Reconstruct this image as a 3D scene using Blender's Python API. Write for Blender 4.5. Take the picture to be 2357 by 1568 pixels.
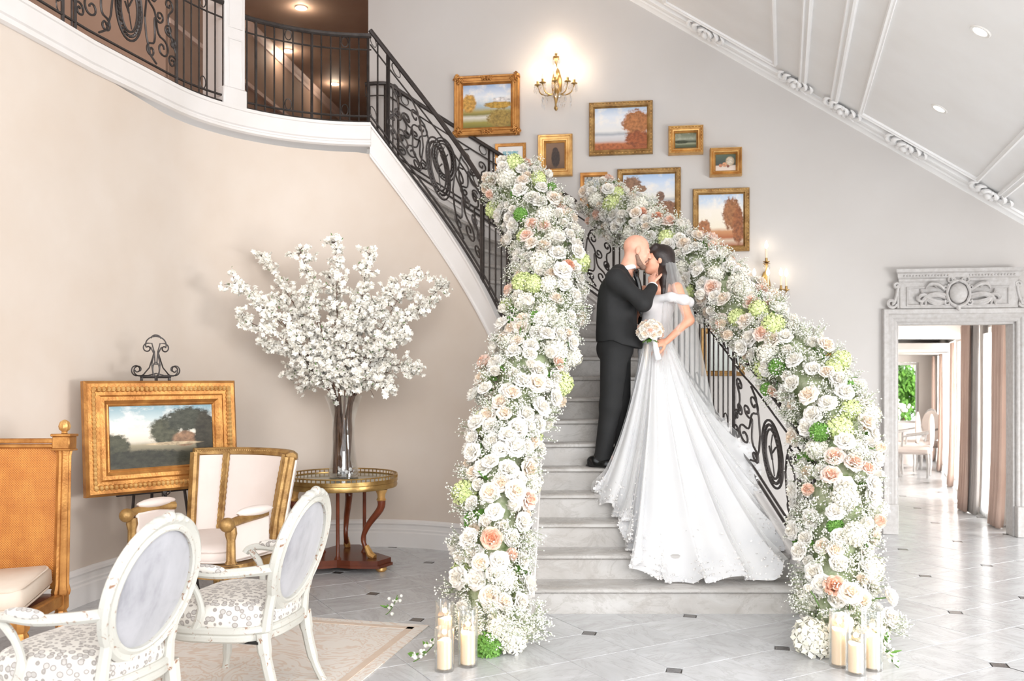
import bpy, bmesh, math, random
import numpy as np
from mathutils import Vector, Matrix
from math import sin, cos, pi, radians as R, sqrt, atan2
random.seed(7); rng = np.random.default_rng(7)
for o in list(bpy.data.objects): bpy.data.objects.remove(o)
SC = bpy.context.scene; COL = SC.collection

# ---------------------------------------------------------------- camera
F_PX, VH, CAM_H = 2050.0, 870.0, 1.55
cam = bpy.data.cameras.new('camera'); CAM = bpy.data.objects.new('camera', cam); COL.objects.link(CAM)
CAM.location = (0, 0, CAM_H); CAM.rotation_euler = (pi/2, 0, 0)
cam.sensor_width = 36; cam.lens = F_PX/2357*36; cam.shift_y = (VH-784)/2357
cam.clip_start = .05; cam.clip_end = 200
cam.dof.use_dof = True; cam.dof.focus_distance = 5.6; cam.dof.aperture_fstop = 2.8
SC.camera = CAM
# ---------------------------------------------------------------- light
W = bpy.data.worlds.new('daylight'); SC.world = W; W.use_nodes = True
bg = W.node_tree.nodes['Background']; bg.inputs[0].default_value = (.94, .97, 1.0, 1); bg.inputs[1].default_value = 1.28
def area(name, loc, target, sx, sy, power, col, spread=180):
    l = bpy.data.lights.new(name, 'AREA'); l.shape = 'RECTANGLE'; l.size = sx; l.size_y = sy; l.energy = power; l.color = col
    o = bpy.data.objects.new(name, l); COL.objects.link(o); o.location = loc
    l.spread = R(spread); d = Vector(target)-Vector(loc); o.rotation_euler = d.to_track_quat('-Z', 'Y').to_euler(); return o
def point(name, loc, power, col, rad=.03):
    l = bpy.data.lights.new(name, 'POINT'); l.energy = power; l.color = col; l.shadow_soft_size = rad
    o = bpy.data.objects.new(name, l); COL.objects.link(o); o.location = loc; return o
area('window_daylight_right', (6.6, 1.2, 1.5), (1.6, 8.2, 5.0), 3.2, 2.4, 310, (1, .995, .99))
area('window_daylight_front', (1.6, -7.0, 4.6), (-2.2, 8, 3.4), 6.0, 4.0, 175, (1, .985, .965), 110)  # unseen fill added behind the camera to brighten the left wall
area('hall_window_daylight', (10.2, 11.5, 1.9), (5.5, 13.4, .6), 8.0, 2.6, 1500, (1, .99, .97))
VS = SC.view_settings; VS.view_transform = 'Standard'; VS.look = 'None'; VS.exposure = .98; VS.gamma = 1.0; VS.use_curve_mapping = False

# ---------------------------------------------------------------- geometry helpers
def U(u, v, Y):
    return Vector(((u-1178.5)/F_PX*Y, Y, CAM_H-(v-VH)/F_PX*Y))
def floor_pt(u, v):
    return U(u, v, CAM_H*F_PX/(v-VH))
class MB:
    def __init__(s): s.v = []; s.f = []
    def add(s, vs, fs):
        n = len(s.v); s.v += [tuple(p) for p in vs]; s.f += [tuple(i+n for i in f) for f in fs]; return s
    def xf(s, M, start=0):
        for i in range(start, len(s.v)): s.v[i] = tuple(M @ Vector(s.v[i]))
        return s
    def box(s, c, d, b=0.0, M=None):
        cx, cy, cz = c; hx, hy, hz = d[0]/2, d[1]/2, d[2]/2
        b = min(b, hx*.9, hy*.9, hz*.9); st = len(s.v)
        if b <= 0:
            s.add([(cx+i*hx, cy+j*hy, cz+k*hz) for k in (-1, 1) for j in (-1, 1) for i in (-1, 1)],
                  [(0, 2, 3, 1), (4, 5, 7, 6), (0, 1, 5, 4), (2, 6, 7, 3), (0, 4, 6, 2), (1, 3, 7, 5)])
        else:
            V = []; idx = {}
            for i in (-1, 1):
                for j in (-1, 1):
                    for k in (-1, 1):
                        for a in range(3):
                            p = [i*hx, j*hy, k*hz]; q = [i*(hx-b), j*(hy-b), k*(hz-b)]; q[a] = p[a]
                            idx[i, j, k, a] = len(V); V.append((cx+q[0], cy+q[1], cz+q[2]))
            Fs = []
            for a in range(3):
                o = [x for x in range(3) if x != a]
                for sg in (-1, 1):
                    loop = []
                    for (p, q) in ((-1, -1), (1, -1), (1, 1), (-1, 1)):
                        t = [0, 0, 0]; t[a] = sg; t[o[0]] = p; t[o[1]] = q; loop.append(idx[t[0], t[1], t[2], a])
                    flip = (sg > 0) == (a != 1)
                    Fs.append(tuple(loop) if flip else tuple(loop[::-1]))
                    
            for a in range(3):
                o = [x for x in range(3) if x != a]
                for p in (-1, 1):
                    for q in (-1, 1):
                        A = [0, 0, 0]; A[o[0]] = p; A[o[1]] = q
                        lo = A[:]; lo[a] = -1; hi = A[:]; hi[a] = 1
                        Fs.append((idx[(*lo, o[0])], idx[(*hi, o[0])], idx[(*hi, o[1])], idx[(*lo, o[1])]))
            for i in (-1, 1):
                for j in (-1, 1):
                    for k in (-1, 1): Fs.append((idx[i, j, k, 0], idx[i, j, k, 1], idx[i, j, k, 2]))
            s.add(V, Fs)
        if M is not None: s.xf(M, st)
        return s
    def tube(s, path, r, n=6, cap=True, flat=None, closed=False):
        P = [Vector(p) for p in path]; m = len(P)
        if m < 2: return s
        rs = r if hasattr(r, '__len__') else [r]*m
        T = []
        for i in range(m):
            if closed: t = P[(i+1) % m]-P[i-1]
            else: t = P[min(i+1, m-1)]-P[max(i-1, 0)]
            T.append(t.normalized() if t.length > 1e-9 else Vector((0, 0, 1)))
        nrm = T[0].orthogonal().normalized()
        if flat is not None:
            nrm = Vector(flat)-T[0]*Vector(flat).dot(T[0])
            nrm = nrm.normalized() if nrm.length > 1e-6 else T[0].orthogonal().normalized()
        base = len(s.v); V = []
        for i in range(m):
            nrm = nrm-T[i]*nrm.dot(T[i])
            nrm = nrm.normalized() if nrm.length > 1e-6 else T[i].orthogonal().normalized()
            b = T[i].cross(nrm)
            for k in range(n):
                a = 2*pi*(k+.5)/n; V.append(P[i]+nrm*(cos(a)*rs[i])+b*(sin(a)*rs[i]))
        Fs = []
        for i in range(m if closed else m-1):
            j = (i+1) % m
            for k in range(n): Fs.append((i*n+k, i*n+(k+1) % n, j*n+(k+1) % n, j*n+k))
        if cap and not closed: Fs += [tuple(range(n))[::-1], tuple((m-1)*n+k for k in range(n))]
        return s.add(V, Fs)
    def lathe(s, prof, c=(0, 0, 0), n=24, flute=None, cap=True):
        c = Vector(c); V = []; m = len(prof)
        for (r, z) in prof:
            for k in range(n):
                a = 2*pi*k/n; q = r
                if flute: q = r*(1-flute[1]*(.5-.5*cos(flute[0]*a)))
                V.append(c+Vector((q*cos(a), q*sin(a), z)))
        Fs = [(i*n+k, i*n+(k+1) % n, (i+1)*n+(k+1) % n, (i+1)*n+k) for i in range(m-1) for k in range(n)]
        if cap: Fs += [tuple(range(n))[::-1], tuple((m-1)*n+k for k in range(n))]
        return s.add(V, Fs)
    def sweep(s, prof, path, closed=False, capends=True, up=(0, 0, 1)):
        """prof: (side, up) loop; path 3-D; side = horizontal normal to the right of travel"""
        P = [Vector(p) for p in path]; m = len(P); n = len(prof); V = []
        for i in range(m):
            if closed: d0 = (P[i]-P[i-1]); d1 = (P[(i+1) % m]-P[i])
            else: d0 = P[i]-P[max(i-1, 0)]; d1 = P[min(i+1, m-1)]-P[i]
            d0.z = 0; d1.z = 0
            if d0.length < 1e-9: d0 = d1.copy()
            if d1.length < 1e-9: d1 = d0.copy()
            d0.normalize(); d1.normalize(); n0 = Vector((d0.y, -d0.x, 0)); n1 = Vector((d1.y, -d1.x, 0))
            nn = n0+n1; L = nn.length
            nn = nn/L if L > 1e-6 else n0
            k = 1/max(.35, nn.dot(n0))
            for (a, b) in prof: V.append(P[i]+nn*(a*k)+Vector((0, 0, b)))
        Fs = []
        for i in range(m if closed else m-1):
            j = (i+1) % m
            for k in range(n): Fs.append((i*n+k, i*n+(k+1) % n, j*n+(k+1) % n, j*n+k))
        if capends and not closed: Fs += [tuple(range(n))[::-1], tuple((m-1)*n+k for k in range(n))]
        return s.add(V, Fs)
    def prism(s, poly, z0, z1):
        n = len(poly); V = [(p[0], p[1], z0) for p in poly]+[(p[0], p[1], z1) for p in poly]
        return s.add(V, [tuple(range(n))[::-1], tuple(range(n, 2*n))]+[(i, (i+1) % n, n+(i+1) % n, n+i) for i in range(n)])
    def grid(s, P, nu, nv, closeu=False):
        """P[j*nu+i]"""
        Fs = []
        for j in range(nv-1):
            for i in range(nu if closeu else nu-1):
                k = (i+1) % nu; Fs.append((j*nu+i, j*nu+k, (j+1)*nu+k, (j+1)*nu+i))
        return s.add(P, Fs)
    def ell(s, c, r, n=10, m=6, M=None):
        st = len(s.v); V = []; c = Vector(c); r = (r, r, r) if not hasattr(r, '__len__') else r
        V.append((c.x, c.y, c.z-r[2]))
        for j in range(1, m):
            ph = -pi/2+pi*j/m
            for i in range(n):
                a = 2*pi*i/n; V.append((c.x+r[0]*cos(ph)*cos(a), c.y+r[1]*cos(ph)*sin(a), c.z+r[2]*sin(ph)))
        V.append((c.x, c.y, c.z+r[2])); L = len(V)-1; Fs = []
        for i in range(n): Fs.append((0, 1+(i+1) % n, 1+i)); Fs.append((L, L-n+i, L-n+(i+1) % n))
        for j in range(m-2):
            for i in range(n): Fs.append((1+j*n+i, 1+j*n+(i+1) % n, 1+(j+1)*n+(i+1) % n, 1+(j+1)*n+i))
        s.add(V, Fs)
        if M is not None: s.xf(M, st)
        return s
    def mesh(s, name, mat=None, smooth=True, ang=38, recalc=True):
        me = bpy.data.meshes.new(name); me.from_pydata(s.v, [], s.f); me.update()
        if recalc:
            bm = bmesh.new(); bm.from_mesh(me); bmesh.ops.recalc_face_normals(bm, faces=bm.faces); bm.to_mesh(me); bm.free()
        if mat: me.materials.append(mat)
        if smooth:
            me.polygons.foreach_set('use_smooth', [True]*len(me.polygons)); me.set_sharp_from_angle(angle=R(ang))
        return me
def link(name, data, parent=None, M=None):
    o = bpy.data.objects.new(name, data); COL.objects.link(o)
    if parent: o.parent = parent
    if M is not None: o.matrix_local = M
    return o
def obj(name, mb, mat, parent=None, smooth=True, label=None, ang=38, M=None):
    o = link(name, mb.mesh(name, mat, smooth, ang), parent, M)
    if label: o['label'] = label
    return o
def tag(o, label, cat, group=None):
    o['label'] = label; o['category'] = cat
    if group: o['group'] = group
    return o
def thing(name, label, cat, loc=(0, 0, 0), rz=0, group=None):
    o = bpy.data.objects.new(name, None); COL.objects.link(o); o.location = loc; o.rotation_euler = (0, 0, rz)
    o.empty_display_size = .1
    return tag(o, label, cat, group)
def struct(name, mb, mat, smooth=True, ang=38):
    o = obj(name, mb, mat, None, smooth, None, ang); o['kind'] = 'structure'; return o
def sempty(name, loc=(0, 0, 0)):
    o = bpy.data.objects.new(name, None); COL.objects.link(o); o.location = loc; o['kind'] = 'structure'; return o
def spline(pts, n=8, closed=False):
    P = [Vector(p) for p in pts]; out = []; m = len(P)
    for i in range(m if closed else m-1):
        if closed: a, b, c, d = P[i-1], P[i], P[(i+1) % m], P[(i+2) % m]
        else: a, b, c, d = P[max(i-1, 0)], P[i], P[i+1], P[min(i+2, m-1)]
        for k in range(n):
            t = k/n; out.append(.5*((2*b)+(c-a)*t+(2*a-5*b+4*c-d)*t*t+(3*b-a-3*c+d)*t**3))
    if not closed: out.append(P[-1])
    return out
def lerp(a, b, t): return a+(b-a)*t

# ---------------------------------------------------------------- materials
def srgb(r, g, b):
    f = lambda c: (c/255/12.92 if c/255 <= .04045 else ((c/255+.055)/1.055)**2.4)
    return (f(r), f(g), f(b), 1)
MATS = {}
class NT:
    def __init__(s, name):
        s.m = bpy.data.materials.new(name); s.m.use_nodes = True; s.t = s.m.node_tree; s.n = s.t.nodes; s.b = s.n['Principled BSDF']
    def new(s, typ, **kw):
        n = s.n.new(typ)
        for k, v in kw.items(): setattr(n, k, v)
        return n
    def lk(s, a, b): s.t.links.new(a, b)
    def coord(s, kind='Object', scale=(1, 1, 1), loc=(0, 0, 0)):
        c = s.new('ShaderNodeTexCoord'); m = s.new('ShaderNodeMapping'); s.lk(c.outputs[kind], m.inputs[0])
        m.inputs['Scale'].default_value = scale; m.inputs['Location'].default_value = loc; return m.outputs[0]
    def noise(s, vec, scale, detail=4, rough=.55, dist=0):
        n = s.new('ShaderNodeTexNoise'); s.lk(vec, n.inputs['Vector']); n.inputs['Scale'].default_value = scale
        n.inputs['Detail'].default_value = detail; n.inputs['Roughness'].default_value = rough; n.inputs['Distortion'].default_value = dist
        return n.outputs['Fac']
    def ramp(s, fac, stops):
        r = s.new('ShaderNodeValToRGB'); s.lk(fac, r.inputs[0]); e = r.color_ramp.elements
        while len(e) < len(stops): e.new(.5)
        for i, (p, c) in enumerate(stops): e[i].position = p; e[i].color = c
        return r.outputs[0]
    def math(s, op, a, b=None, clamp=False):
        n = s.new('ShaderNodeMath', operation=op); n.use_clamp = clamp
        for i, x in enumerate((a, b)):
            if x is None: continue
            if hasattr(x, 'links'): s.lk(x, n.inputs[i])
            else: n.inputs[i].default_value = x
        return n.outputs[0]
    def mix(s, fac, a, b, mode='MIX'):
        n = s.new('ShaderNodeMix', data_type='RGBA', blend_type=mode)
        for k, x in ((0, fac), (6, a), (7, b)):
            if hasattr(x, 'links'): s.lk(x, n.inputs[k])
            else: n.inputs[k].default_value = x
        return n.outputs[2]
    def bump(s, h, strength=.3, dist=.01):
        b = s.new('ShaderNodeBump'); b.inputs['Strength'].default_value = strength; b.inputs['Distance'].default_value = dist
        s.lk(h, b.inputs['Height']); s.lk(b.outputs[0], s.b.inputs['Normal'])
    def set(s, **kw):
        for k, v in kw.items():
            i = s.b.inputs[k.replace('_', ' ')]
            if hasattr(v, 'links'): s.lk(v, i)
            else: i.default_value = v
        return s
def plain(name, c, rough=.6, metal=0, c2=None, nscale=6, bump=0, bscale=60, kind='Object', **kw):
    t = NT(name); v = t.coord(kind)
    if c2 is None: c2 = tuple(x*.9 for x in c[:3])+(1,)
    t.set(Base_Color=t.ramp(t.noise(v, nscale), [(.3, c), (.72, c2)]), Roughness=rough, Metallic=metal, **kw)
    if bump: t.bump(t.noise(v, bscale, 3), bump, .004)
    MATS[name] = t.m; return t.m
wallm = plain('plaster_beige', srgb(212, 200, 189), .75, 0, srgb(205, 190, 176), 1.3, .05, 220)
wallb = plain('plaster_greige', srgb(202, 198, 195), .75, 0, srgb(197, 192, 188), 1.1, .05, 220)
whitem = plain('white_paint', srgb(225, 221, 219), .42, 0, srgb(219, 214, 210), 3)
ceilm = plain('ceiling_white', srgb(246, 246, 246), .6, 0, srgb(241, 240, 239), 2)
dimbeige = plain('corridor_plaster', srgb(176, 148, 130), .7, 0, srgb(166, 137, 119), 2)  # beige plaster, the corridor's warm dimness put into its brown colour
pinkm = plain('blush_panel', srgb(222, 196, 184), .5, 0, srgb(214, 186, 172), 3)
iron = plain('wrought_iron', srgb(74, 68, 66), .42, .5, srgb(52, 47, 45), 14, .25, 90)
goldm = plain('gilt_wood', srgb(205, 150, 84), .42, .65, srgb(150, 96, 46), 9, .5, 70)
goldd = plain('old_gilt', srgb(184, 148, 92), .45, .5, srgb(124, 88, 46), 14, .5, 90)
goldb = plain('bright_gilt', srgb(232, 190, 122), .38, .6, srgb(186, 134, 74), 10, .45, 80)
brassm = plain('brass', srgb(196, 164, 106), .32, .85, srgb(150, 116, 66), 10, .2, 60)
mahog = plain('mahogany', srgb(120, 58, 32), .25, 0, srgb(78, 34, 18), 5, .1, 60)
blackm = plain('black_wool', srgb(30, 30, 31), .8, 0, srgb(22, 22, 23), 8, .2, 400)
shoem = plain('black_leather', srgb(18, 18, 19), .15)
satin = plain('satin_lapel', srgb(20, 20, 21), .35)
shirtm = plain('shirt_white', srgb(240, 240, 242), .7)
skinm = plain('skin', srgb(228, 176, 152), .5, 0, srgb(216, 156, 132), 14)
skinw = plain('skin_warm', srgb(224, 166, 138), .5, 0, srgb(212, 150, 122), 14)
hairm = plain('dark_hair', srgb(44, 30, 26), .4, 0, srgb(28, 18, 16), 20, .4, 120)
beardm = plain('beard', srgb(146, 116, 100), .8, 0, srgb(116, 92, 80), 60, .5, 200)
waxm = plain('candle_wax', srgb(250, 232, 205), .5, 0, srgb(246, 224, 192), 4)
leafm = plain('leaf_green', srgb(112, 158, 66), .5, 0, srgb(70, 116, 44), 20)
stemg = plain('stem_green', srgb(104, 140, 74), .5, 0, srgb(78, 110, 52), 20)
corem = plain('filler_core', srgb(196, 200, 172), .9, 0, srgb(116, 136, 84), 18, .9, 40)
gypm = plain('gypsophila_white', srgb(247, 246, 240), .7, 0, srgb(236, 236, 224), 30)
gyps = plain('gypsophila_stem', srgb(142, 154, 112), .6, 0, srgb(110, 126, 80), 30)
barkm = plain('bark', srgb(106, 78, 62), .7, 0, srgb(70, 48, 38), 30, .4, 90)
blosm = plain('blossom_white', srgb(254, 252, 246), .7, 0, srgb(246, 241, 230), 40)
linenm = plain('blush_linen', srgb(226, 215, 209), .8, 0, srgb(219, 205, 197), 3, .15, 500)
cushm = plain('cream_cushion', srgb(222, 208, 194), .85, 0, srgb(210, 194, 178), 4, .2, 300)
drapem = plain('blush_drape', srgb(206, 180, 166), .8, 0, srgb(192, 164, 150), 2, .1, 300)
greyliner = plain('grey_drape', srgb(176, 170, 166), .8, 0, srgb(160, 152, 148), 2, .1, 200)
darkst = plain('dark_stone', srgb(96, 92, 90), .22, 0, srgb(70, 66, 66), 30)
grout = plain('grout', srgb(150, 142, 134), .8)
stoneg = plain('table_stone', srgb(150, 150, 132), .12, 0, srgb(120, 120, 100), 12)
parch = plain('seat_black', srgb(20, 18, 16), .8)
spotm = plain('lamp_trim', srgb(238, 236, 232), .4)
def emit(name, c, s):
    t = NT(name); t.set(Base_Color=c, Emission_Color=c, Emission_Strength=s); MATS[name] = t.m; return t.m
bulbm = emit('bulb_glow', (1, .88, .72, 1), 7)
spotg = emit('downlight_glow', (1, .95, .86, 1), 5)
ledm = emit('led_flicker', (1, .62, .26, 1), 1.5)
def glassy(name, tint, gl, rough=.02, edge=.35):
    t = NT(name); tr = t.new('ShaderNodeBsdfTransparent'); tr.inputs[0].default_value = tint
    g = t.new('ShaderNodeBsdfGlossy'); g.inputs['Roughness'].default_value = rough; g.inputs[0].default_value = (1, 1, 1, 1)
    lw = t.new('ShaderNodeLayerWeight'); lw.inputs[0].default_value = edge
    f = t.math('MULTIPLY', lw.outputs['Facing'], gl); f = t.math('ADD', f, .04, True)
    mx = t.new('ShaderNodeMixShader'); t.lk(f, mx.inputs[0]); t.lk(tr.outputs[0], mx.inputs[1]); t.lk(g.outputs[0], mx.inputs[2])
    t.lk(mx.outputs[0], t.n['Material Output'].inputs[0]); MATS[name] = t.m; return t.m
glassm = glassy('clear_glass', (.95, .96, .96, 1), .55)
crystm = glassy('cut_crystal', (.93, .94, .95, 1), .9, .03, .5)
def sheer(name, c, alpha, rough=.8):
    t = NT(name); tr = t.new('ShaderNodeBsdfTransparent'); d = t.new('ShaderNodeBsdfDiffuse'); d.inputs[0].default_value = c
    l = t.new('ShaderNodeBsdfTranslucent'); l.inputs[0].default_value = c
    a = t.new('ShaderNodeMixShader'); a.inputs[0].default_value = .5; t.lk(d.outputs[0], a.inputs[1]); t.lk(l.outputs[0], a.inputs[2])
    lw = t.new('ShaderNodeLayerWeight'); lw.inputs[0].default_value = .5
    f = t.math('ADD', t.math('MULTIPLY', lw.outputs['Facing'], .45), alpha, True)
    mx = t.new('ShaderNodeMixShader'); t.lk(f, mx.inputs[0]); t.lk(tr.outputs[0], mx.inputs[1]); t.lk(a.outputs[0], mx.inputs[2])
    t.lk(mx.outputs[0], t.n['Material Output'].inputs[0]); MATS[name] = t.m; return t.m
veilm = sheer('veil_tulle', srgb(250, 252, 252), .20)
overm = sheer('tulle_sheer', srgb(252, 252, 252), .06)
sheerm = sheer('sheer_curtain', srgb(250, 250, 250), .55)
def fabric_trans(name, c, c2, tr=.25):
    t = NT(name); v = t.coord(); col = t.ramp(t.noise(v, 5), [(.3, c), (.7, c2)])
    d = t.new('ShaderNodeBsdfDiffuse'); l = t.new('ShaderNodeBsdfTranslucent'); t.lk(col, d.inputs[0]); t.lk(col, l.inputs[0])
    mx = t.new('ShaderNodeMixShader'); mx.inputs[0].default_value = tr; t.lk(d.outputs[0], mx.inputs[1]); t.lk(l.outputs[0], mx.inputs[2])
    t.lk(mx.outputs[0], t.n['Material Output'].inputs[0]); MATS[name] = t.m; return t.m
tullem = fabric_trans('tulle_white', srgb(243, 242, 242), srgb(234, 234, 236))
satinw = plain('ivory_satin', srgb(240, 232, 224), .4, 0, srgb(228, 218, 208), 3)
lacem = plain('lace_white', srgb(250, 248, 246), .7, 0, srgb(236, 232, 230), 60, .6, 160)

def marble(name, c1, c2, vein, scale=2.2, rough=.16, rnd=True, stretch=(1, 1, 1), bump=0):
    t = NT(name); v = t.coord('Object', stretch)
    if rnd:
        oi = t.new('ShaderNodeObjectInfo'); va = t.new('ShaderNodeVectorMath', operation='ADD')
        cm = t.new('ShaderNodeCombineXYZ'); k = t.math('MULTIPLY', oi.outputs['Random'], 37.0)
        for i in range(3): t.lk(k, cm.inputs[i])
        t.lk(v, va.inputs[0]); t.lk(cm.outputs[0], va.inputs[1]); v = va.outputs[0]
    a = t.noise(v, scale, 7, .62, .9); col = t.ramp(a, [(.34, c1), (.66, c2)])
    b = t.noise(v, scale*.8, 8, .68, 1.6)
    ve = t.ramp(t.math('ABSOLUTE', t.math('SUBTRACT', b, .5)), [(0, (1, 1, 1, 1)), (.035, (0, 0, 0, 1))])
    col = t.mix(t.math('MULTIPLY', ve, .35), col, vein)
    if rnd:
        hv = t.new('ShaderNodeHueSaturation'); t.lk(col, hv.inputs['Color'])
        t.lk(t.math('ADD', t.math('MULTIPLY', oi.outputs['Random'], .10), .95), hv.inputs['Value']); col = hv.outputs[0]
    t.set(Base_Color=col, Roughness=t.math('ADD', t.math('MULTIPLY', a, .16), rough-.06)); MATS[name] = t.m; return t.m
tilem = marble('marble_tile', srgb(200, 201, 203), srgb(183, 183, 184), srgb(156, 153, 151), 2.6, .2, True, (1, 2.6, 1))
stepm = marble('marble_step', srgb(191, 188, 185), srgb(171, 166, 161), srgb(144, 136, 129), 2.4, .25, True, (1, 1.6, 1.6))
# ================================================================ SETTING
CX, CY, RI = -1.3, 6.75, 1.5            # centre and inner radius of the curved stair
RISE, Y0, GOING, DTH = .1735, 5.85, .24, 5.25
ZG = 22*RISE                            # gallery floor
def i_of_Y(Y): return 1+(Y-Y0)/GOING
def i_of_th(th): return 4.75+th/DTH
def ro(th):
    pts = [(-10, 3.1), (0, 3.0), (8, 2.945), (15, 2.93), (90, 2.80), (180, 2.8)]
    for (a, ra), (b, rb) in zip(pts, pts[1:]):
        if th <= b: return lerp(ra, rb, (th-a)/(b-a))
    return 2.8
def pol(r, th): return (CX+r*cos(R(th)), CY+r*sin(R(th)))
def xin(Y): return lerp(.10, .2, min(1, max(0, (Y-5.5)/1.25)))
def xout(Y):
    t = [(5.3, 2.06), (5.95, 1.93), (6.6, 1.76), (6.75, 1.70)]
    for (a, xa), (b, xb) in zip(t, t[1:]):
        if Y <= b: return lerp(xa, xb, (Y-a)/(b-a))
    return 1.7
def nosing(i):
    """inner and outer plan point of nosing line i"""
    if i <= 4.75: Y = Y0+GOING*(i-1); return (xin(Y), Y), (xout(Y), Y)
    th = (i-4.75)*DTH; return pol(RI, th), pol(ro(th), th)
# wall line under the stair and gallery (travel: from the stair foot round to the camera side)
def inner_line(off=0.0, n=5.0, thmax=172):
    """off < 0 = toward the room; returns (x, y, nosing z)"""
    out = []
    for Y in (5.78, 6.0, 6.25, 6.5): out.append((xin(Y)+off, Y, RISE*i_of_Y(Y)))
    th = 0.0
    while th <= thmax+.01:
        x, y = pol(RI+off, th); out.append((x, y, RISE*min(i_of_th(th), 22))); th += n
    return out
GAL = [pol(RI, t) for t in np.arange(90, 166, 5.0)]
GAL_TAIL = [(-2.98, 6.2), (-3.11, 5.4), (-3.30, 4.4), (-3.46, 3.4), (-3.62, 2.0)]
# left curved wall
mb = MB(); pts = inner_line(-.05)
pts = [p for p in pts if p[1] > 5.9]
loft = []
for (x, y, z) in pts: loft.append((x, y, max(.02, min(z-.19, ZG-.12))))
for (x, y) in GAL_TAIL: loft.append((x+.05, y, ZG-.12))
V = []
for (x, y, z) in loft: V += [(x, y, 0), (x, y, z)]
n = len(loft); mb.add(V, [(2*i, 2*i+2, 2*i+3, 2*i+1) for i in range(n-1)])
V2 = []
for k, (x, y, z) in enumerate(loft):
    a = Vector(loft[max(k-1, 0)][:2]); b = Vector(loft[min(k+1, n-1)][:2]); d = (b-a).normalized(); q = Vector((x, y))+Vector((d.y, -d.x))*.09
    V2 += [(q.x, q.y, 0), (q.x, q.y, z)]
mb.add(V2, [(2*i, 2*i+1, 2*i+3, 2*i+2) for i in range(n-1)])
mb.add([V[1+2*i] for i in range(n)]+[V2[1+2*i] for i in range(n)], [(i, i+1, n+i+1, n+i) for i in range(n-1)])
struct('wall_left', mb, wallm)
# baseboard
bl = [(p[0], p[1], 0) for p in loft if not (p[0] > -.2 and p[1] < 7.2)]
prof = [(0, 0), (-.028, 0), (-.028, .13), (-.02, .142), (-.024, .16), (-.016, .17), (-.016, .20), (-.026, .215), (-.022, .235), (-.008, .25), (0, .25)]
struct('baseboard_left', MB().sweep(prof, bl), whitem, ang=25)
# gallery fascia
gl = [(*p, 0) for p in GAL]+[(x, y, 0) for x, y in GAL_TAIL]
prof = [(.05, ZG-.14), (-.062, ZG-.14), (-.085, ZG-.128), (-.085, ZG-.108), (-.066, ZG-.098), (-.066, ZG-.085), (-.08, ZG-.075), (-.08, ZG+.045), (-.09, ZG+.05), (-.09, ZG+.075), (.05, ZG+.075)]
struct('trim_1', MB().sweep(prof, gl), whitem, ang=25)
# gallery slab
mb = MB(); poly = [pol(RI+.04, t) for t in np.arange(91, 166, 5.0)]+[(x-.04, y) for x, y in GAL_TAIL]+[(-7.2, 2.0), (-7.2, 20.5), (-1.62, 20.5), (-1.62, 9.62), (-1.36, 9.56)]
mb.prism(poly[::-1], ZG-.11, ZG-.002); struct('floor_gallery', mb, whitem)
# pier on the gallery edge
PX, PY = pol(1.63, 139)
pier = sempty('trim_2', (PX, PY, ZG+.06)); pier.rotation_euler = (0, 0, R(49))
obj('pier_shaft', MB().box((0, .0, 1.3), (.20, .36, 2.6), .006), whitem, pier)
for yy in (0,):
    m = MB(); 
    for (a, b, w, h) in ((0, .35, .13, .5), (0, 1.5, .13, 1.6)):
        for sx in (-1, 1): m.box((sx*w/2, -.182, b), (.012, .012, h), .003)
        for sz in (-1, 1): m.box((0, -.182, b+sz*h/2), (w+.012, .012, .012), .003)
    obj('panel_moulding', m, whitem, pier)
obj('pier_base', MB().box((0, 0, .09), (.23, .39, .18), .012), whitem, pier)
# back wall (right end comes nearer) ------------------------------------------------
WB = .15; WANG = -math.atan(WB)
def wallY(X): return 9.434-WB*X
def WP(u, v, off=0.0):
    k = (u-1178.5)/F_PX; Y = 9.434/(1+WB*k); p = U(u, v, Y)
    return p+Vector((-sin(-WANG), -cos(WANG), 0))*off
def wx(u): return WP(u, 870).x
DX0, DX1, DZ = wx(2062), wx(2337), 2.10
def wallbox(x0, x1, z0, z1, th=.16):
    m = MB(); a = (x0, wallY(x0)); b = (x1, wallY(x1)); n = Vector((WB, 1)).normalized()*th
    return [(a[0], a[1]), (b[0], b[1]), (b[0]+n.x, b[1]+n.y), (a[0]+n.x, a[1]+n.y)], z0, z1
mb = MB()
for (x0, x1, z0, z1) in ((-1.56, DX0, -.02, 7.4), (DX0, DX1, DZ, 7.4), (DX1, 7.0, -.02, 7.4)):
    mb.prism(*wallbox(x0, x1, z0, z1))
struct('wall_back', mb, wallb, smooth=False)
p0 = Vector((-1.5, wallY(-1.5), 0)); p1 = Vector((wx(2036), wallY(wx(2036)), 0))
prof = [(-.0, 0), (.028, 0), (.028, .14), (.02, .155), (.022, .175), (.012, .20), (0, .21)]
struct('baseboard_back', MB().sweep(prof, [p0, p1]), whitem, ang=25)
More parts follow.
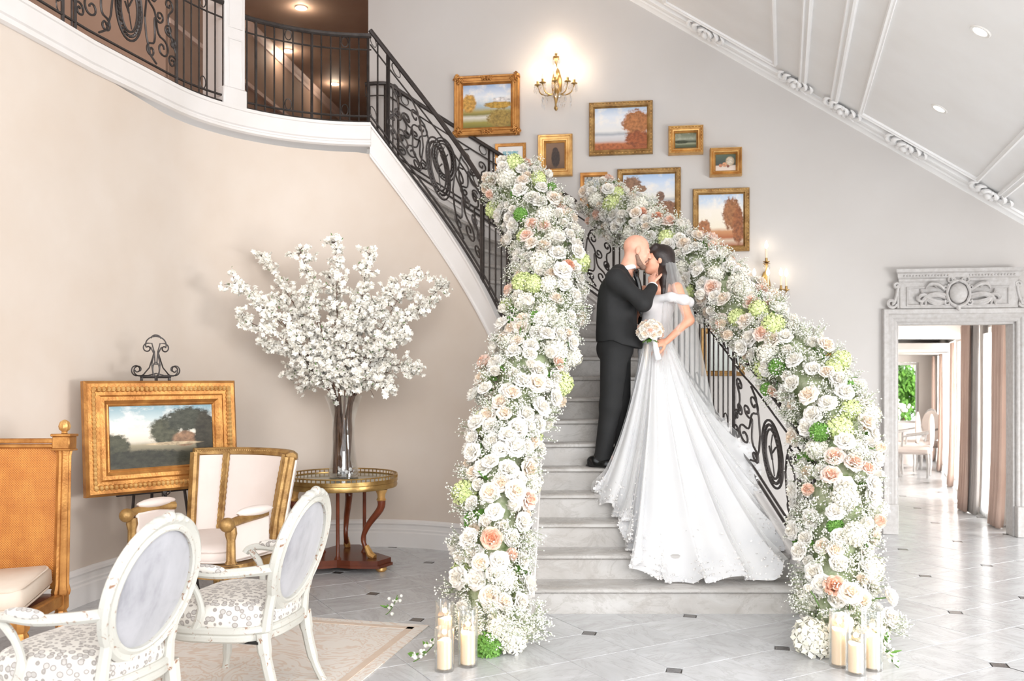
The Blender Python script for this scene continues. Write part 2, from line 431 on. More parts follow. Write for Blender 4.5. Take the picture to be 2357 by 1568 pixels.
# sloped ceiling --------------------------------------------------------------------
O1 = WP(1480, 0); O2 = WP(2357, 500)
E1 = (O2-O1).normalized(); E2 = Vector((-.3056, -1, 0)).normalized(); EN = E1.cross(E2).normalized()
if EN.z > 0: EN = -EN                                  # points down into the room
def CPt(p, q, d=0.0): return O1+E1*p+E2*q+EN*d
def ceil_pq(u, v):
    d = U(u, v, 1.0)-Vector((0, 0, CAM_H)); o = Vector((0, 0, CAM_H)); t = (O1-o).dot(EN)/d.dot(EN); P = o+d*t-O1
    A = np.array([[E1.dot(E1), E1.dot(E2)], [E1.dot(E2), 1]]); r = np.linalg.solve(A, [P.dot(E1), P.dot(E2)]); return float(r[0]), float(r[1])
mb = MB(); c = [CPt(-3.4, -.3), CPt(7.2, -.3), CPt(7.2, 7.6), CPt(-3.4, 7.6)]
mb.add([*c, *[x-EN*.12 for x in c]], [(0, 1, 2, 3), (7, 6, 5, 4), (0, 4, 5, 1), (1, 5, 6, 2), (2, 6, 7, 3), (3, 7, 4, 0)])
ceil = struct('ceiling', mb, ceilm, smooth=False)
def cbar(name, pa, qa, pb, qb, prof, mat=ceilm, parent=ceil):
    a, b = CPt(pa, qa), CPt(pb, qb); d = (b-a).normalized(); s = EN.cross(d).normalized(); V = []
    for P in (a, b):
        for (x, y) in prof: V.append(P+s*x+EN*y)
    k = len(prof); m = MB().add(V, [(i, (i+1) % k, k+(i+1) % k, k+i) for i in range(k)]+[tuple(range(k)), tuple(range(k, 2*k))])
    return obj(name, m, mat, parent, ang=25)
pbig = [(-.04, 0), (-.04, .02), (-.025, .034), (-.008, .022), (.012, .022), (.022, .036), (.04, .03), (.045, .012), (.045, 0)]
psm = [(-.022, 0), (-.02, .022), (-.006, .03), (.008, .02), (.022, .018), (.022, 0)]
cbar('crown_moulding', -3.3, .045, 7.1, .045, [(-.09, 0), (-.09, .10), (-.06, .10), (-.05, .075), (0, .045), (.03, .04), (.045, .025), (.07, .02), (.07, 0)])
qs = [ceil_pq(*t) for t in ((1784, 118), (1851, 165), (1926, 203), (1989, 235), (2268, 396), (2318, 440))]
pA, pB, pC, pD, pE, pF = [q[0] for q in qs]
def frame(p0, p1, q0, q1, prof):
    for a in ((p0, q0, p1, q0), (p1, q0, p1, q1), (p1, q1, p0, q1), (p0, q1, p0, q0)): cbar('panel_moulding', *a, prof)
frame(pA-(pE-pD), pA, .36, 7.0, psm); frame(pA-(pE-pD)-(pD-pC), pB, .17, 7.2, pbig)
frame(pD, pE, .36, 7.0, psm); frame(pC, pF, .17, 7.2, pbig)
def ornament(parent, M, w=.3, h=.12, seed=0, mat=ceilm, name='leaf_ornament', depth=.03):
    rr = random.Random(seed); m = MB()
    for sx in (-1, 1):
        for k, (x0, L, a, cu) in enumerate(((.03, .10, 60, 1), (.05, .13, 35, 1), (.07, .14, 12, 1), (.05, .12, -14, -1), (.02, .09, -50, -1))):
            pts = []
            for j in range(9):
                t = j/8; ang = R(a)+cu*t*t*2.6
                pts.append((t, ang))
            P = [Vector((sx*x0*w/.3, 0, 0))]
            for (t, ang) in pts[1:]: P.append(P[-1]+Vector((sx*cos(ang)*L/8*w/.3, 0, sin(ang)*L/8*h/.12)))
            rs = [.004+.015*sin(pi*min(1, .15+.85*j/8))*(w/.3) for j in range(9)]
            P = [Vector((p.x, -depth*.6*sin(pi*(.2+.7*i/8)), p.z)) for i, p in enumerate(P)]
            m.tube(P, rs, 6)
        m.ell((sx*.13*w/.3, -depth*.4, .01), (.018*w/.3, .02, .018*w/.3), 8, 5)
    m.ell((0, -depth*.5, 0), (.03*w/.3, depth, .035*h/.12), 10, 6); m.ell((0, -depth*.4, .05*h/.12), (.018*w/.3, .02, .03*h/.12), 8, 5)
    return obj(name, m, mat, parent, M=M)
def cM(p, q, ang=0):
    x = (E1*cos(ang)+E2*sin(ang)).normalized(); y = -EN; z = x.cross(y); o = CPt(p, q, .015)
    return Matrix(((x.x, y.x, z.x, o.x), (x.y, y.y, z.y, o.y), (x.z, y.z, z.z, o.z), (0, 0, 0, 1)))
for k, (p, q, w) in enumerate(((pB-.08, .2, .40), (pC+.1, .2, .42), ((pC+pF)/2-.1, .17, .46), (pF-.1, .2, .46), (pB-(pF-pC)/2-.2, .17, .44))):
    ornament(ceil, cM(p, q), w, .2, k, ceilm, depth=.045)
def downlight(P, N, label, k=1.0, power=0):
    M = N.to_track_quat('Z', 'Y').to_matrix().to_4x4(); t = thing('downlight', label, 'ceiling light', P)
    t.rotation_euler = N.to_track_quat('Z', 'Y').to_euler()
    obj('trim_ring', MB().lathe([(.045*k, .0), (.05*k, .006), (.066*k, .008), (.072*k, .002), (.072*k, 0)], n=28, cap=False), spotm, t)
    obj('lens', MB().lathe([(.002, .001), (.046*k, .003)], n=28, cap=True), spotg, t)
    if power: point('downlight_beam', P+N*.08, power, (1, .86, .68), .05)
for (u, v, lb) in ((2257, 72, 'recessed round downlight high on the sloped white ceiling, above its twin'), (2162, 250, 'recessed round downlight lower on the sloped white ceiling, nearer the cornice')):
    p, q = ceil_pq(u, v); downlight(CPt(p, q), EN, lb, 1.0, 0)
# corridor upstairs -------------------------------------------------------------------
ZC = 6.4
mb = MB().prism([(-7.4, 2), (-3.0, 2), (-2.7, 6.5), (-1.40, 9.45), (-1.40, 21), (-7.4, 21)], ZC, ZC+.1); struct('ceiling_corridor', mb, dimbeige, smooth=False)
mb = MB().prism([(-3.94, 9.97), (-3.84, 9.97), (-2.7, 20.5), (-2.8, 20.5)], ZG, ZC); struct('wall_corridor', mb, dimbeige, smooth=False)
mb = MB().prism([(-1.56, 9.67), (-1.40, 9.65), (-1.36, 20.5), (-1.52, 20.5)], ZG, ZC+.02); struct('wall_corridor_right', mb, dimbeige, smooth=False)
mb = MB().prism([(-7.4, 20.5), (-1.3, 20.5), (-1.3, 20.6), (-7.4, 20.6)], ZG, ZC); struct('wall_corridor_end', mb, dimbeige, smooth=False)
mb = MB().prism([(-5.6, 2), (-5.5, 2), (-5.5, 9.9), (-3.85, 9.9), (-3.85, 10.0), (-5.6, 10.0)], ZG, ZC); struct('wall_gallery', mb, dimbeige, smooth=False)
prof = [(0, 0), (.07, 0), (.055, -.05), (.03, -.08), (.02, -.13), (0, -.14)]
struct('trim_3', MB().sweep(prof, [(-3.85, 9.95, ZC), (-2.7, 20.4, ZC)]), pinkm, ang=25)
prof = [(0, 0), (.04, 0), (.03, .06), (.0, .07)]
struct('trim_4', MB().sweep(prof, [(-3.85, 9.95, ZG+1.7), (-2.7, 20.4, ZG+1.7)]), pinkm, ang=25)
for k, (u, v) in enumerate(((693, 18), (663, 117), (770, 193))):
    Y = (ZC-CAM_H)*F_PX/(VH-v)-.02; P = U(u, v, Y)
    downlight(P, Vector((0, 0, -1)), ('round downlight in the upstairs corridor ceiling above the handrail', 'round downlight of the corridor seen through the balusters beside the white pier', 'round downlight of the corridor seen between the balusters beside the wall corner')[k], 1.1, 2.6)
point('gallery_lamp', (-4.6, 7.4, 5.9), 9, (1, .72, .5), .1)
# a blush panelled door on the gallery
d2 = sempty('door_2', (-5.48, 8.5, ZG)); d2.rotation_euler = (0, 0, 0)
obj('door_leaf', MB().box((0, 0, 1.1), (.05, .95, 2.2), .005), pinkm, d2)
for yy in (-.24, .24):
    for zz, h in ((.55, .8), (1.6, .9)): obj('door_panel', MB().box((.03, yy, zz), (.03, .36, h), .012), pinkm, d2)
for a in ((0, -.53, 1.12, .08, .1, 2.3), (0, .53, 1.12, .08, .1, 2.3)): obj('casing', MB().box(a[:3], a[3:], .01), goldd, d2)
obj('casing', MB().box((0, 0, 2.3), (.08, 1.16, .12), .01), goldd, d2)

# ---------------------------------------------------------------- floor and its tiles
fl = struct('floor', MB().prism([(-8, -4), (12.5, -4), (12.5, 24), (-8, 24)], -.12, -.012), grout, smooth=False)
LA = -1.0571; LS = .7928; ea = Vector((cos(LA), sin(LA))); eb = Vector((-sin(LA), cos(LA))); LO = Vector((.4698, 5.4127)); TS = LS/2; g = .0016; cc = .056
t = TS-g
poly = [(g+cc, g), (t, g), (t, t), (g, t), (g, g+cc)]
m = MB(); n = len(poly); ch = .0025
inn = [(x+(ch if x < TS/2 else -ch), y+(ch if y < TS/2 else -ch)) for x, y in poly]
m.add([(x, y, -.012) for x, y in poly]+[(x, y, -ch) for x, y in poly]+[(x, y, 0) for x, y in inn],
      [tuple(range(2*n, 3*n))]+[(i, (i+1) % n, n+(i+1) % n, n+i) for i in range(n)]+[(n+i, n+(i+1) % n, 2*n+(i+1) % n, 2*n+i) for i in range(n)])
tile_me = m.mesh('floor_tile', tilem, False)
h = cc-.004
ins_me = MB().add([(h, 0, -.001), (0, h, -.001), (-h, 0, -.001), (0, -h, -.001), (h, 0, -.012), (0, h, -.012), (-h, 0, -.012), (0, -h, -.012)], [(0, 1, 2, 3), (0, 4, 5, 1), (1, 5, 6, 2), (2, 6, 7, 3), (3, 7, 4, 0)]).mesh('floor_inset', darkst, False)
def vis(x, y):
    """is a floor point inside the picture and in front of the room's walls"""
    if y < 4.35: return False
    u = 1178.5+F_PX*x/y; v = VH+F_PX*CAM_H/y
    if not (-60 < u < 2420 and v < 1640): return False
    if y > 6.1 and -.2 < x < 1.75: return False
    r = math.hypot(x-CX, y-CY)
    if y > 6.75 and x < .2 and r > RI+.28: return False
    if y <= 6.75 and x < -3.25: return False
    if y > 12.0: return False
    if x > 1.75 and y > wallY(x)+.3 and not (DX0-.2 < x < DX1+.9): return False
    if x <= 1.75 and y > wallY(x)+.2: return False
    return True
cand = []
for i in range(-24, 26):
    for j in range(-24, 30):
        c = LO+ea*((i+.5)*TS)+eb*((j+.5)*TS)
        if vis(c.x, c.y): cand.append((c.y, i, j))
cand.sort(); far = cand[300:]; cand = cand[:300]
def tileM(i, j):
    # the clipped corner must sit on the even-even lattice point of this tile
    ci, cj = i+(i & 1), j+(j & 1); o = LO+ea*(ci*TS)+eb*(cj*TS)
    sx, sy = (1 if ci == i else -1), (1 if cj == j else -1)
    rot = {(1, 1): 0, (-1, 1): 90, (-1, -1): 180, (1, -1): 270}[sx, sy]
    return Matrix.Translation((o.x, o.y, 0)) @ Matrix.Rotation(LA+R(rot), 4, 'Z')
ins = set()
for (_, i, j) in cand:
    link('floor_tile', tile_me, fl, tileM(i, j)); ins.add((i+(i & 1), j+(j & 1)))
fm = MB()
for (_, i, j) in far:
    M = tileM(i, j); fm.add([M @ Vector((x, y, 0)) for x, y in inn], [tuple(range(n))]); ins.add((i+(i & 1), j+(j & 1)))
done = set((a[1], a[2]) for a in cand+far)
for i in range(-40, 40):
    for j in range(-30, 60):
        c = LO+ea*((i+.5)*TS)+eb*((j+.5)*TS)
        if (12 < c.y < 22 and 3 < c.x < 11) or (c.y <= 12 and -3.4 < c.x < 7.2 and c.y > -3.5 and (i, j) not in done): M = tileM(i, j); fm.add([M @ Vector((x, y, 0)) for x, y in inn], [tuple(range(n))])
o = obj('far_floor_tiles', fm, tilem, fl, False); o['kind'] = 'stuff'
for (ci, cj) in ins:
    o = LO+ea*(ci*TS)+eb*(cj*TS); link('floor_inset', ins_me, fl, Matrix.Translation((o.x, o.y, 0)) @ Matrix.Rotation(LA, 4, 'Z'))

# ---------------------------------------------------------------- staircase
st = thing('staircase', 'curved marble staircase sweeping up to the gallery with white stringers', 'staircase', (0, 0, 0))
def line_pts(i, inner_off=0, outer_off=0):
    (ax, ay), (bx, by) = nosing(i); d = Vector((bx-ax, by-ay)).normalized()
    return Vector((ax, ay))+d*inner_off, Vector((bx, by))+d*outer_off
def fwd(i):
    a, b = line_pts(i); d = (b-a).normalized(); return Vector((-d.y, d.x))
for i in range(1, 23):
    a, b = line_pts(i); f = fwd(i); z = RISE*i
    if i == 1: a = Vector((.03, Y0)); b = Vector((2.02, Y0))
    if i < 22: a2, b2 = line_pts(i+1)
    else: a2, b2 = Vector(pol(RI, 97)), Vector((-1.6, 9.6))
    f2 = fwd(i+1) if i < 22 else Vector((0, 0))
    if i == 1: a2 = Vector((.06, a2.y)); b2 = Vector((1.95, b2.y))
    A, B = a-f*.028, b-f*.028; A2, B2 = a2+f2*.03, b2+f2*.03
    # rounded nosing tread
    m = MB(); th = .036
    nose = [(0, -th), (-.0, -th)]
    prof = [(.012, -th), (0, -th+.009), (0, -.009), (.012, 0)]
    V = []
    for P in (A, B):
        for (x, zz) in prof: q = P+f*x; V.append((q.x, q.y, z+zz))
    for P in (A2, B2): V += [(P.x, P.y, z), (P.x, P.y, z-th)]
    m.add(V, [(0, 4, 5, 1), (1, 5, 6, 2), (2, 6, 7, 3), (3, 7, 10, 8), (8, 10, 11, 9), (9, 11, 4, 0), (0, 1, 2, 3, 8, 9), (4, 11, 10, 7, 6, 5)])
    obj('tread', m, stepm, st, ang=50)
    m = MB(); q = [a, b, b+f*.03, a+f*.03]; m.prism([(p.x, p.y) for p in q], z-RISE+(.0 if i == 1 else -.02), z-th+.002); obj('riser', m, stepm, st, False)
# soffit, stringers, apron
def arc_line(which, off, i0, i1, n=70):
    out = []
    for k in range(n+1):
        i = lerp(i0, i1, k/n); a, b = line_pts(i); d = (b-a).normalized()
        P = (a+d*off) if which == 'in' else (b+d*off); out.append((P.x, P.y, RISE*i))
    return out
L1 = arc_line('in', 0, 1.35, 21.9); L2 = arc_line('out', 0, 1.35, 21.9); V = []
for p, q in zip(L1, L2): V += [(p[0], p[1], max(.01, p[2]-.33)), (q[0], q[1], max(.01, q[2]-.33))]
obj('soffit', MB().add(V, [(2*k, 2*k+1, 2*k+3, 2*k+2) for k in range(len(L1)-1)]), wallb, st)
prof = [(.0, -.235), (-.06, -.235), (-.078, -.22), (-.078, -.195), (-.062, -.185), (-.062, .055), (-.082, .065), (-.082, .09), (.02, .09), (.028, .08), (.028, .065), (.0, .06)]
pathi = arc_line('in', -.0, .55, 22.0, 80); pathi[-1] = (*pol(RI, 90), RISE*21.95)
pa = [Vector(p) for p in pathi]
V = []; n = len(prof); m = MB()
def string(which, prof, i0, i1, dirn):
    m = MB(); V = []; N = 80; k = len(prof)
    for s in range(N+1):
        i = lerp(i0, i1, s/N); a, b = line_pts(i); d = (b-a).normalized(); P = a if which == 'in' else b
        for (x, z) in prof: q = P+d*(x*dirn); V.append((q.x, q.y, max(0.0, RISE*i+z)))
    return m.add(V, [(s*k+j, s*k+(j+1) % k, (s+1)*k+(j+1) % k, (s+1)*k+j) for s in range(N) for j in range(k)]+[tuple(range(k)), tuple(N*k+j for j in range(k))])
obj('stringer', string('in', prof, .45, 21.95, 1), whitem, st, label='white moulded inner stringer', ang=28)
obj('stringer', string('out', prof, .45, 22.4, -1), whitem, st, label='white outer stringer', ang=28)
m = MB(); V = []
for p in L2: V += [(p[0]+.05, p[1], 0), (p[0]+.05, p[1], max(0.01, p[2]-.2))]
k = sum(1 for p in L2 if p[2] < 1.25)
obj('outer_apron', MB().add(V[:2*k], [(2*i, 2*i+2, 2*i+3, 2*i+1) for i in range(k-1)]), wallb, st)
# ================================================================ IRON RAILINGS
class Rail:
    def __init__(s, pts):
        s.p = [Vector(p) for p in pts]; s.d = [0.0]
        for a, b in zip(s.p, s.p[1:]): s.d.append(s.d[-1]+math.hypot(b.x-a.x, b.y-a.y))
        s.L = s.d[-1]
    def at(s, t, h=0.0):
        t = max(0, min(s.L, t)); lo = int(np.searchsorted(s.d, t))
        lo = max(1, min(len(s.p)-1, lo)); a, b = s.p[lo-1], s.p[lo]; w = s.d[lo]-s.d[lo-1]
        q = a.lerp(b, (t-s.d[lo-1])/w if w > 1e-9 else 0); return Vector((q.x, q.y, q.z+h))
    def nearest_angle(s, th):
        best = min(range(len(s.p)), key=lambda k: abs(math.degrees(atan2(s.p[k].y-CY, s.p[k].x-CX))-th)); return s.d[best]
    def nearest_Y(s, Y):
        best = min(range(len(s.p)), key=lambda k: abs(s.p[k].y-Y)+(0 if s.p[k].x > 0 else 9)); return s.d[best]
def spir(c, r, a0, turns, dr, n=22):
    out = []
    for k in range(n+1):
        t = k/n; rad = r*(1-.80*t); a = a0+dr*2*pi*turns*t; out.append((c[0]+rad*cos(a), c[1]+rad*sin(a)))
    return out
def scroll2(ca, ra, aa, da, cb, rb, ab, db, ta=1.25, tb=1.25):
    """spiral a (inside to outside), a smooth link, spiral b (outside to inside)"""
    A = spir(ca, ra, aa, ta, da)[::-1]; B = spir(cb, rb, ab, tb, db)
    p0 = Vector(A[-1]); p3 = Vector(B[0]); t0 = Vector((sin(aa)*da, -cos(aa)*da)); t1 = Vector((-sin(ab)*db, cos(ab)*db))
    L = (p3-p0).length*.45; p1 = p0+t0*L; p2 = p3-t1*L; mid = []
    for k in range(1, 10):
        t = k/10; mid.append((p0*(1-t)**3+p1*3*t*(1-t)**2+p2*3*t*t*(1-t)+p3*t**3)[:])
    return A+mid+B
def ellp(c, rx, ry, n=30): return [(c[0]+rx*cos(2*pi*k/n), c[1]+ry*sin(2*pi*k/n)) for k in range(n)]
def scroll_panel(rail, root, s0, w, h0, h, r=.0085, wreath=True):
    kx, ky = w/1.2, h/.7
    def put(pts, rr=r, closed=False, name='scroll', n=5):
        P = [rail.at(s0+(x*kx), h0+y*ky) for x, y in pts]
        obj(name, MB().tube(P, rr, n, closed=closed), iron, root)
    put(ellp((0, .35), .10, .20), r*1.15, True, 'medallion_ring'); put(ellp((0, .35), .155, .27), r*1.1, True, 'medallion_ring')
    if wreath:
        m = MB()
        for k in range(34):
            a = 2*pi*k/34; x, y = .122*cos(a), .35+.225*sin(a); P = rail.at(s0+x*kx, h0+y*ky)
            x2, y2 = .135*cos(a+.22), .35+.245*sin(a+.22); Q = rail.at(s0+x2*kx, h0+y2*ky)
            m.tube([P, P.lerp(Q, .5), Q], [.004, .015, .003], 5)
        obj('wreath', m, iron, root)
        put([(-.03, .18), (0, .3), (.02, .42), (.0, .52)], r*.6, False, 'leaf_spray'); put([(.0, .3), (.05, .38)], r*.9, False, 'leaf_spray'); put([(.0, .36), (-.05, .45)], r*.9, False, 'leaf_spray')
    for sx in (-1, 1):
        for (ca, ra, aa, da, cb, rb, ab, db) in (
            ((.29, .56), .075, 250, -1, (.42, .17), .085, 90, -1),
            ((.27, .10), .06, 90, 1, (.38, .43), .055, 230, 1),
            ((.50, .58), .06, 300, 1, (.55, .10), .055, 60, 1),
            ((.50, .36), .045, 200, -1, (.56, .26), .035, 20, -1)):
            pts = scroll2(ca, ra, R(aa), da, cb, rb, R(ab), db); put([(sx*x, y) for x, y in pts])
        put([(sx*.19, .35), (sx*.21, .5), (sx*.26, .64), (sx*.33, .69)]); put([(sx*.19, .35), (sx*.21, .2), (sx*.26, .06), (sx*.34, .01)])
def build_rail(root, rail, s0, s1, panels, hb, ht, gap=.105, top_r=.022, skip=None, posts=()):
    N = int((s1-s0)/.05)+2; S = [lerp(s0, s1, k/(N-1)) for k in range(N)]
    obj('handrail', MB().tube([rail.at(s, ht) for s in S], top_r, 8), iron, root)
    obj('mid_rail', MB().tube([rail.at(s, ht-.13) for s in S], .008, 5), iron, root)
    obj('bottom_rail', MB().tube([rail.at(s, hb+.055) for s in S], .010, 5), iron, root)
    obj('bottom_rail', MB().tube([rail.at(s, hb) for s in S], .012, 5), iron, root)
    s = s0+.03; k = 0
    while s < s1:
        if not any(abs(s-c) < w/2-.02 for c, w in panels):
            big = (k % 6 == 0); r = .013 if big else .0075; k += 1
            obj('post' if big else 'baluster', MB().tube([rail.at(s, hb-(.03 if big else 0)), rail.at(s, ht)], r, 4), iron, root)
            if k % 6 == 3:
                c = rail.at(s+gap/2, 0)
                obj('ring', MB().tube([rail.at(s+gap/2+.03*cos(a), ht-.065+.045*sin(a)) for a in np.arange(0, 2*pi, .4)], .005, 4, closed=True), iron, root)
                obj('ring', MB().tube([rail.at(s+gap/2+.03*cos(a), hb+.11+.05*sin(a)) for a in np.arange(0, 2*pi, .4)], .005, 4, closed=True), iron, root)
        s += gap
    for c, w in panels:
        scroll_panel(rail, root, c, w, hb+.07, ht-.13-hb-.08)
        for e in (-1, 1):
            obj('post', MB().tube([rail.at(c+e*w/2, hb-.03), rail.at(c+e*w/2, ht)], .013, 4), iron, root)
            obj('ring', MB().tube([rail.at(c+e*(w/2-.07)+.04*cos(a), ht-.065+.045*sin(a)) for a in np.arange(0, 2*pi, .4)], .006, 4, closed=True), iron, root)
# inner railing of the stair, up to the gallery corner
pin = [(-.05, 5.74, RISE*.7), (.03, 5.78, RISE*.8)]+arc_line('in', -.03, .9, 21.95, 90)
railin = Rail(pin); ri = thing('stair_railing', 'black wrought iron railing along the inner curve of the stair, under the shorter flower garland', 'railing')
build_rail(ri, railin, .0, railin.L, [(railin.nearest_angle(65), .98), (railin.nearest_angle(17), .7)], .11, .95, .085)
obj('newel', MB().lathe([(.05, 0), (.05, .04), (.03, .08), (.022, .5), (.03, .9), (.04, 1.0), (.03, 1.06), (.01, 1.08)], c=(-.06, 5.74, 0), n=12), iron, ri)
# outer railing
pout = arc_line('out', .03, .75, 22.0, 110)+[(-1.45, 9.57, ZG), (-1.58, 9.60, ZG)]
railout = Rail(pout); ro_ = thing('stair_railing', 'dark wrought iron railing along the outer curve of the stair beside the bride', 'railing')
build_rail(ro_, railout, 0, railout.L, [(railout.nearest_Y(6.36), 1.06), (railout.nearest_angle(49), 1.05), (railout.nearest_angle(78), 1.0)], .12, .90, .085)
obj('newel', MB().lathe([(.05, 0), (.05, .04), (.03, .08), (.022, .5), (.03, .9), (.04, 1.0), (.03, 1.06), (.01, 1.08)], c=(1.99, 5.80, 0), n=12), iron, ro_)
# gallery balustrade between the stair corner and the pier
gp = [(*pol(RI-.02, t), ZG+.075) for t in np.arange(90, 136.5, 2.0)]
railg = Rail(gp); rg = thing('gallery_railing', 'thin iron gallery railing between the stair corner and the white pier', 'railing')
build_rail(rg, railg, 0, railg.L, [], .02, .82, .085)
# gallery balustrade left of the pier
gp = [(*pol(RI-.02, t), ZG+.075) for t in np.arange(141.5, 166, 2.0)]+[(x+.02, y, ZG+.075) for x, y in GAL_TAIL[:4]]
rails = Rail(gp); rs_ = thing('gallery_railing', 'iron scrollwork gallery railing on the curve beyond the white pier', 'railing')
build_rail(rs_, rails, 0.0, rails.L, [(1.12, 1.15), (2.4, 1.15)], .03, .88, .085)

# ================================================================ FLOWERS
def petal(w, l, cup, curl, n=4, m=5):
    P = []
    for j in range(m):
        t = j/(m-1); ww = w*sin(pi*(.12+.80*t))**.7
        if j == m-1: ww *= .62
        for i in range(n):
            s = (i/(n-1)-.5)*2
            P.append(Vector((s*ww/2, -cup*(1-s*s)*sin(pi*t*.75)+curl*t*t*t, l*t-.10*l*s*s*t)))
    return P, n, m
def rose_mesh(name, mat, openv=1.0, seed=1):
    rr = random.Random(seed); mb = MB()
    for ring, (cnt, rad, tilt, L, w) in enumerate(((3, .04, 0, .70, .48), (4, .12, 5, .74, .66), (5, .24, 12, .74, .82), (5, .36, 24, .70, .90), (6, .48, 42, .62, .92), (6, .54, 64, .52, .86))):
        if openv < .6 and ring >= 4: continue
        for k in range(cnt):
            P, n, m = petal(w*(.9+.2*rr.random()), L*(.92+.16*rr.random()), .10, .20*openv*(ring/5)**1.5)
            M = Matrix.Rotation(2*pi*(k+.37*ring)/cnt+rr.uniform(-.12, .12), 4, 'Z') @ Matrix.Translation((0, rad*.55, .05)) @ Matrix.Rotation(-R(tilt*openv+rr.uniform(-5, 5)), 4, 'X')
            mb.grid([(M @ p)*.72 for p in P], n, m)
    mb.lathe([(.08, .0), (.20, .10), (.22, .25), (.12, .40), (.04, .46)], n=9)
    return mb.mesh(name, mat, True, 60, recalc=False)      # unit size: about 1 across, opening along +z
def rose_mat(name, inner, outer, mid=.3):
    t = NT(name); v = t.coord('Object'); ln = t.new('ShaderNodeVectorMath', operation='LENGTH')
    mp = t.new('ShaderNodeMapping'); t.lk(v, mp.inputs[0]); mp.inputs['Scale'].default_value = (1, 1, .25); t.lk(mp.outputs[0], ln.inputs[0])
    d = t.math('ADD', ln.outputs['Value'], t.math('MULTIPLY', t.math('SUBTRACT', t.noise(v, 6), .5), .12))
    col = t.ramp(d, [(mid*.35, inner), (mid*1.35, outer)])
    t.set(Base_Color=col, Roughness=.65); t.b.inputs['Subsurface Weight'].default_value = 0
    df = t.new('ShaderNodeBsdfTranslucent'); t.lk(col, df.inputs[0]); mx = t.new('ShaderNodeMixShader'); mx.inputs[0].default_value = .22
    t.lk(t.b.outputs[0], mx.inputs[1]); t.lk(df.outputs[0], mx.inputs[2]); t.lk(mx.outputs[0], t.n['Material Output'].inputs[0]); MATS[name] = t.m; return t.m
RC = {'white': rose_mat('rose_white', srgb(250, 244, 232), srgb(249, 247, 243)), 'cream': rose_mat('rose_cream', srgb(250, 230, 206), srgb(249, 243, 235)),
      'blush': rose_mat('rose_blush', srgb(248, 204, 178), srgb(250, 238, 230), .34), 'peach': rose_mat('rose_peach', srgb(240, 178, 146), srgb(246, 216, 198), .45)}
ROSES = {(c, k): rose_mesh('rose', RC[c], (1.0, .8, .5)[k], k+3) for c in RC for k in range(3)}
def ball_mesh(name, mat, nf, seed, fs=.30, ruffle=False):
    mb = MB(); ga = pi*(3-sqrt(5)); rr = random.Random(seed)
    for k in range(nf):
        z = 1-2*(k+.5)/nf
        if z < -.75: continue
        r = sqrt(1-z*z); a = ga*k; N = Vector((r*cos(a), r*sin(a), z)); c = N*(.42+rr.uniform(-.03, .05))
        M = Matrix.Translation(c) @ N.to_track_quat('Z', 'Y').to_matrix().to_4x4() @ Matrix.Rotation(rr.uniform(0, 6), 4, 'Z')
        for q in range(4 if not ruffle else 5):
            b = 2*pi*q/(4 if not ruffle else 5); e = fs*(.9+.25*rr.random()); lift = rr.uniform(.0, .06) if not ruffle else rr.uniform(.02, .16)
            V = [Vector((0, 0, 0)), Vector((cos(b-.55)*e*.42, sin(b-.55)*e*.42, lift*.6)), Vector((cos(b)*e*.62, sin(b)*e*.62, lift)), Vector((cos(b+.55)*e*.42, sin(b+.55)*e*.42, lift*.3))]
            mb.add([M @ v for v in V], [(0, 1, 2), (0, 2, 3)])
    mb.ell((0, 0, 0), .38, 10, 7)
    return mb.mesh(name, mat, False, recalc=False)
hydw = plain('hydrangea_white', srgb(246, 243, 234), .7, 0, srgb(232, 230, 212), 9); hydl = plain('hydrangea_lime', srgb(228, 234, 178), .7, 0, srgb(198, 214, 138), 7)
hydg = plain('dianthus_green', srgb(128, 176, 84), .6, 0, srgb(88, 136, 52), 9)
BALLS = {'white': ball_mesh('hydrangea', hydw, 60, 1), 'lime': ball_mesh('hydrangea', hydl, 60, 2), 'green': ball_mesh('green_pompom', hydg, 90, 3, .24, True)}
def leaf_mesh():
    mb = MB(); P = []
    for j in range(6):
        t = j/5; w = .24*sin(pi*(t*.94+.03))**.8
        for i in range(3): P.append(((i-1)*w, .05*abs(i-1)-.18*t*t, t))
    mb.grid(P, 3, 6); return mb.mesh('leaf', leafm, True, 60, recalc=False)
LEAF = leaf_mesh()
OCT = [(1, 0, 0), (-1, 0, 0), (0, 1, 0), (0, -1, 0), (0, 0, 1), (0, 0, -1)]; OCF = [(0, 2, 4), (2, 1, 4), (1, 3, 4), (3, 0, 4), (2, 0, 5), (1, 2, 5), (3, 1, 5), (0, 3, 5)]
OCN = np.array(OCT, float); OCFN = np.array(OCF)
def cloud_mesh(name, pts, sizes, mat):
    """many tiny round florets as one mesh"""
    pts = np.asarray(pts, float); n = len(pts); sizes = np.asarray(sizes)
    v = (pts[:, None, :]+OCN[None]*sizes[:, None, None]).reshape(-1, 3); f = (OCFN[None]+6*np.arange(n)[:, None, None]).reshape(-1, 3)
    me = bpy.data.meshes.new(name); me.vertices.add(len(v)); me.vertices.foreach_set('co', v.ravel())
    me.loops.add(f.size); me.loops.foreach_set('vertex_index', f.ravel()); me.polygons.add(len(f))
    me.polygons.foreach_set('loop_start', np.arange(0, f.size, 3)); me.polygons.foreach_set('loop_total', np.full(len(f), 3)); me.polygons.foreach_set('use_smooth', np.ones(len(f), bool))
    me.update(); me.validate(); me.materials.append(mat); return me
